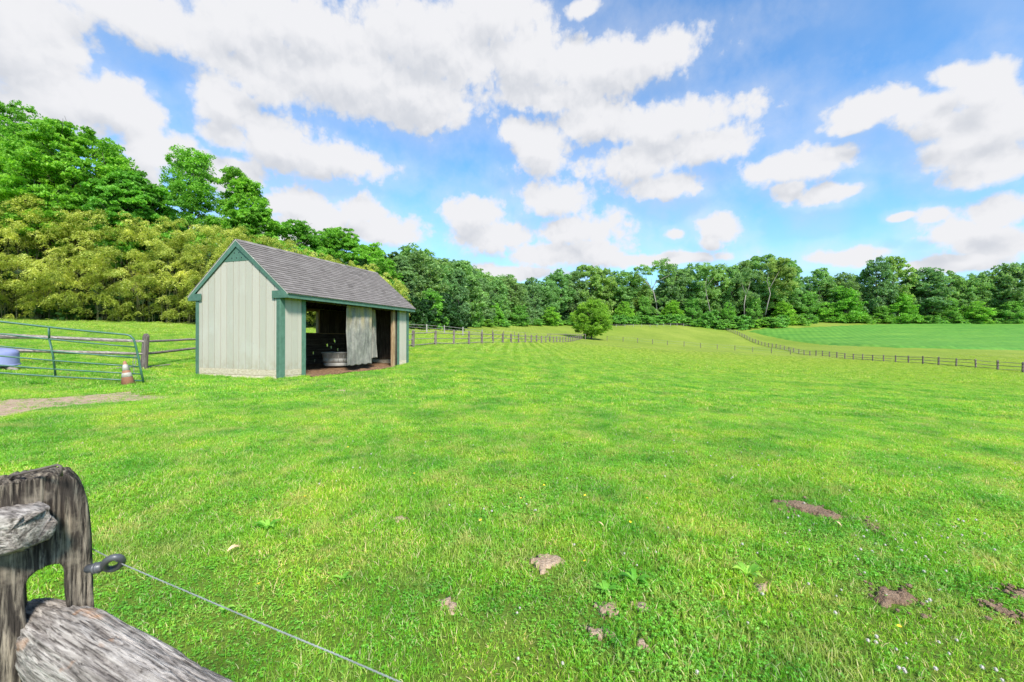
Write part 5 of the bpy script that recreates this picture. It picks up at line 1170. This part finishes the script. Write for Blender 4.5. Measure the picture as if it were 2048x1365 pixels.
def turf(name, y0, y1, sp_, tufts, seed, label, smin, smax, mg, thin=None):
    rng = np.random.default_rng(seed); X, Y = np.meshgrid(np.arange(-1.32*y1-1.5, 1.32*y1+1.5, sp_), np.arange(y0, y1, sp_)); X = X.ravel()+rng.uniform(-.5, .5, X.size)*sp_; Y = Y.ravel()+rng.uniform(-.5, .5, Y.size)*sp_
    k = (np.abs(X) < 1.30*Y+.9) & (Y > y0) & (Y < y1); X, Y = X[k], Y[k]
    bad = soil_sd(X, Y); bad &= rng.random(len(X)) > .28; k = ~bad & ~shed_in(X, Y, mg); X, Y = X[k], Y[k]
    dens = vnoise(X*.9+3, Y*.9+7)*.6+vnoise(X*3.1, Y*3.1)*.4
    if thin: k = rng.random(len(X)) < np.clip(.45+dens*1.5, 0, 1); X, Y, dens = X[k], Y[k], dens[k]
    if y1 > 70: k = rng.random(len(X)) > (Y-50)/(y1-50); X, Y, dens = X[k], Y[k], dens[k]
    n = len(X); s = rng.uniform(smin, smax, n)*(.45+1.15*dens); Z = gz_np(X, Y)
    cl = vnoise(X*1.3+30, Y*1.3+11)+rng.normal(0, .18, n); nt = len(tufts); half = nt//2
    idx = np.where(cl > .52, rng.integers(half, nt, n), rng.integers(0, half, n))
    o = scatter(name, np.stack([X, Y, Z], 1), [src(name+'_tuft_%02d' % i, m_) for i, m_ in enumerate(tufts)], label, np.stack([rng.normal(0, .1, n), rng.normal(0, .1, n), rng.random(n)*6.28], 1), np.stack([s**.5, s**.5, s], 1), idx); print(name, n); return o
turf('grass', .5, 9.5, .056, [tuft(i, 30, .055, .037, .0042, 2, .009) for i in range(5)]+[tuft(10+i, 16, .055, .035, .0045, 9, .0098) for i in range(5)], 1, 'short lawn grass with clover in the foreground', .75, 1.15, .0)
turf('grass', 9.3, 27, .21, [tuft(20+i, 190, .20, .046, .0085, 10, .016) for i in range(4)]+[tuft(30+i, 120, .20, .042, .008, 50, .017) for i in range(4)], 2, 'short lawn grass of the middle ground round the shed', .75, 1.25, .12)
turf('grass', 26.5, 88, .78, [tuft(40+i, 330, .72, .05, .017, 0, .02) for i in range(6)], 3, 'mown pasture grass in the distance', .8, 1.3, .5)
# longer grass under the gate and fences, at the shed wall
rng = np.random.default_rng(8); LP = []
for _ in range(260): x = rng.uniform(-60, 300); Yq = Yg(x)+rng.normal(0, .22); LP.append(((x-CX)/F*Yq, Yq))
for _ in range(70): s_ = rng.random(); p = S(rng.uniform(-.15, -.03), s_*SW, 0); LP.append((p.x, p.y))
for _ in range(60): p = S(rng.uniform(0, 1.0), rng.uniform(-.2, -.04), 0); LP.append((p.x, p.y))
for _ in range(50): p = S(rng.uniform(6.3, SL+.2), rng.uniform(-.2, -.04), 0); LP.append((p.x, p.y))
for a, c in zip(F3[:14], F3[1:15]):
    for _ in range(26): s_ = rng.random(); LP.append((a[0]+(c[0]-a[0])*s_+rng.normal(0, .08), a[1]+(c[1]-a[1])*s_))
LP = np.array(LP); n = len(LP); sc_ = rng.uniform(.45, 1.0, n)
scatter('tall_grass', np.stack([LP[:, 0], LP[:, 1], gz_np(LP[:, 0], LP[:, 1])], 1), [src('tall_tuft_%d' % i, tuft(60+i, 26, .07, .13, .007, 0, .01, .7)) for i in range(3)], 'unmown longer grass under the gate, fences and shed wall', np.stack([np.zeros(n), np.zeros(n), rng.random(n)*6.28], 1), np.stack([sc_**.5, sc_**.5, sc_*.8], 1), rng.integers(0, 3, n))
# crumbs of soil thrown round the scrapes
rng = np.random.default_rng(23); CP = []
for k_, (P_, e_) in enumerate(SOIL[1:]):
    c0 = P_.mean(0); r0 = np.abs(P_-c0).max(0); m_ = 26 if k_ > 4 and k_ < 10 else 0
    for _ in range(m_): q = c0+rng.normal(0, .75, 2)*r0; CP.append((q[0], q[1]))
CP = np.array(CP); n = len(CP)
def clod(seed):
    rr_ = random.Random(seed); b = MB(); vs = []
    for j in range(5):
        for i in range(7): a = i*.8976; ph = -1.2+j*.6; r = .008*math.cos(ph)*rr_.uniform(.7, 1.3); vs.append((r*math.cos(a), r*math.sin(a), .006*math.sin(ph)+rr_.uniform(-.001, .001)+.012))
    b.add(vs, [(j*7+i, j*7+(i+1) % 7, (j+1)*7+(i+1) % 7, (j+1)*7+i) for j in range(4) for i in range(7)]+[tuple(range(7))[::-1], tuple(range(28, 35))], 0); return b.mesh('clod', [M['soil_dark']])
cs_ = rng.uniform(.5, 1.9, n)
scatter('soil_crumbs', np.stack([CP[:, 0], CP[:, 1], gz_np(CP[:, 0], CP[:, 1])+.006], 1), [src('clod_%d' % i, clod(i)) for i in range(4)], 'small crumbs of brown soil thrown round the bare scrapes', np.stack([np.zeros(n), np.zeros(n), rng.random(n)*6], 1), np.repeat(cs_[:, None], 3, 1), rng.integers(0, 4, n))
# white clover heads and small yellow flowers
M['petal_white'] = m_simple('petal_white', (.42, .36, .32), (.60, .54, .48), 60, .8, .5)
M['petal_yellow'] = m_simple('petal_yellow', (.75, .48, .02), (.85, .62, .04), 60, .6, 0)
M['stem'] = m_simple('stem', (.08, .20, .03), (.14, .30, .05), 20, .6, 0)
def flower(kind):
    b = MB(); b.tube([(0, 0, 0), (.004, .002, .035), (.002, 0, .062)], .0011, 4, 1)
    if kind == 'clover':
        for i in range(26):
            z_ = i/25; a = i*2.4; r = .0095*math.sin(math.pi*(.12+.76*z_)); c = Vector((r*math.cos(a), r*math.sin(a), .058+.014*z_)); o = Vector((math.cos(a), math.sin(a), z_*1.6-.5)).normalized()*.005
            sd = o.cross(Vector((0, 0, 1))).normalized()*.0022; b.add([c-sd, c+sd, c+o+sd*.7, c+o-sd*.7], [(0, 1, 2, 3)], 0)
        b.lathe([(0, .056), (.0075, .059), (.0085, .065), (.005, .073), (0, .074)], 8, m=0)
    else:
        for i in range(7):
            a = i*.898; o = Vector((math.cos(a), math.sin(a), .35)).normalized()*.011; sd = o.cross(Vector((0, 0, 1))).normalized()*.004; c = Vector((0, 0, .06)); b.add([c, c+o*.6+sd, c+o, c+o*.6-sd], [(0, 1, 2, 3)], 0)
        b.lathe([(0, .058), (.004, .060), (0, .064)], 6, m=0)
    return b.mesh('flower', [M['petal_white' if kind == 'clover' else 'petal_yellow'], M['stem']])
rng = np.random.default_rng(17); FP = []
zones = [((1480, 2048), (960, 1200), 150), ((1650, 2048), (1040, 1365), 90), ((900, 1500), (860, 1130), 90), ((1300, 2048), (840, 960), 170), ((560, 1000), (840, 1000), 40), ((950, 1500), (1130, 1365), 22), ((0, 600), (880, 1100), 10)]
for (xa, xb), (ya, yb), n_ in zones:
    for _ in range(int(n_*.6)):
        px, py = rng.uniform(xa, xb), rng.uniform(ya, yb)
        if vnoise(np.array([px/90]), np.array([py/45]))[0] > .36: FP.append(ground_at(px, py, 1, 16))
n = len(FP); scatter('white_clover', [tuple(p+Vector((0, 0, -.012))) for p in FP], [src('clover_head', flower('clover'))], 'white clover flowers sprinkled through the lawn', np.stack([rng.normal(0, .15, n), rng.normal(0, .15, n), rng.random(n)*6], 1), np.repeat(rng.uniform(.45, .80, n)[:, None], 3, 1), np.zeros(n))
yp = [(1063,985),(1088,981),(1043,1010),(1174,1001),(965,1054),(1258,1056),(1294,1009),(1802,1272),(1960,1098),(218,968),(520,1195),(1180,1141),(700,905),(830,960),(1500,905),(610,1010)]
FP = [ground_at(x, y, 1, 16) for x, y in yp]; n = len(FP)
scatter('yellow_flower', [tuple(p+Vector((0, 0, -.01))) for p in FP], [src('yellow_head', flower('y'))], 'tiny yellow flowers dotted in the lawn', np.stack([rng.normal(0, .15, n), rng.normal(0, .15, n), rng.random(n)*6], 1), np.full((n, 3), 1.15), np.zeros(n))
# broad-leaved weeds and dry leaves
def rosette(px, py, n_, size, seed, label, up=.5):
    rr_ = random.Random(seed); p = ground_at(px, py, 1, 16); b = MB()
    for i in range(n_):
        a = i*2.4+rr_.uniform(-.3, .3); L_ = size*rr_.uniform(.6, 1.1); d = Vector((math.cos(a), math.sin(a), 0)); sd = Vector((-d.y, d.x, 0)); hz_ = rr_.uniform(.5, 1)*up*L_; pts_ = []
        for k in range(6):
            s = k/5; c = d*L_*s+Vector((0, 0, .012+hz_*math.sin(s*2.2))); w_ = L_*.17*math.sin(min(1, s*.95+.08)*math.pi)**.8*(1.2 if k % 2 else .85); pts_ += [c-sd*w_+Vector((0, 0, w_*.35)), c, c+sd*w_+Vector((0, 0, w_*.35))]
        fs = []
        for k in range(5): o_ = k*3; fs += [(o_, o_+1, o_+4, o_+3), (o_+1, o_+2, o_+5, o_+4)]
        b.add(pts_, fs, 0, rr_.random(), True)
    o = b.build('lawn_weed', [M['clover']]); o.location = p; return tag(o, label, 'weed')
rosette(1272, 1168, 13, .10, 1, 'sprawling leafy weed between the pale soil patches right of centre')
rosette(1498, 1152, 11, .10, 2, 'leafy weed just above the small bare spot below the dark soil strip')
rosette(690, 1166, 7, .07, 3, 'small broad-leaved weed in the lawn left of the pale soil patches')
rosette(538, 1064, 13, .11, 4, 'blue-green weed rosette in the lawn right of the insulator')
rosette(452, 1232, 5, .06, 5, 'small three-leaved weed just above the fence twine')
rosette(1215, 1190, 8, .08, 6, 'weed cluster right above the twin pale soil patches')
M['dry'] = m_simple('dry', (.42, .27, .13), (.68, .50, .30), 30, .8, .2)
for (px, py, an, lb) in [(470, 1117, .9, 'tan dry leaf lying on the lawn right of the insulator'), (1676, 1057, 1.8, 'tan dry leaf standing below the long dark soil strip'), (1201, 1061, 2.4, 'narrow dry leaf on the lawn near the centre')]:
    p = ground_at(px, py, 1, 16); b = MB(); d = Vector((math.cos(an), math.sin(an), 0)); sd = Vector((-d.y, d.x, .3)); L_ = .075; q = []
    for k in range(6): s = k/5; c = d*L_*(s-.5)+Vector((0, 0, .05+.02*math.sin(s*3))); w_ = .014*math.sin(math.pi*min(1, s*.9+.07)); q += [c-sd*w_, c+Vector((0, 0, -.004)), c+sd*w_]
    fs = []
    for k in range(5): o_ = k*3; fs += [(o_, o_+1, o_+4, o_+3), (o_+1, o_+2, o_+5, o_+4)]
    b.add(q, fs, 0, .5, True); o = b.build('dry_leaf', [M['dry']]); o.location = p; tag(o, lb, 'leaf')
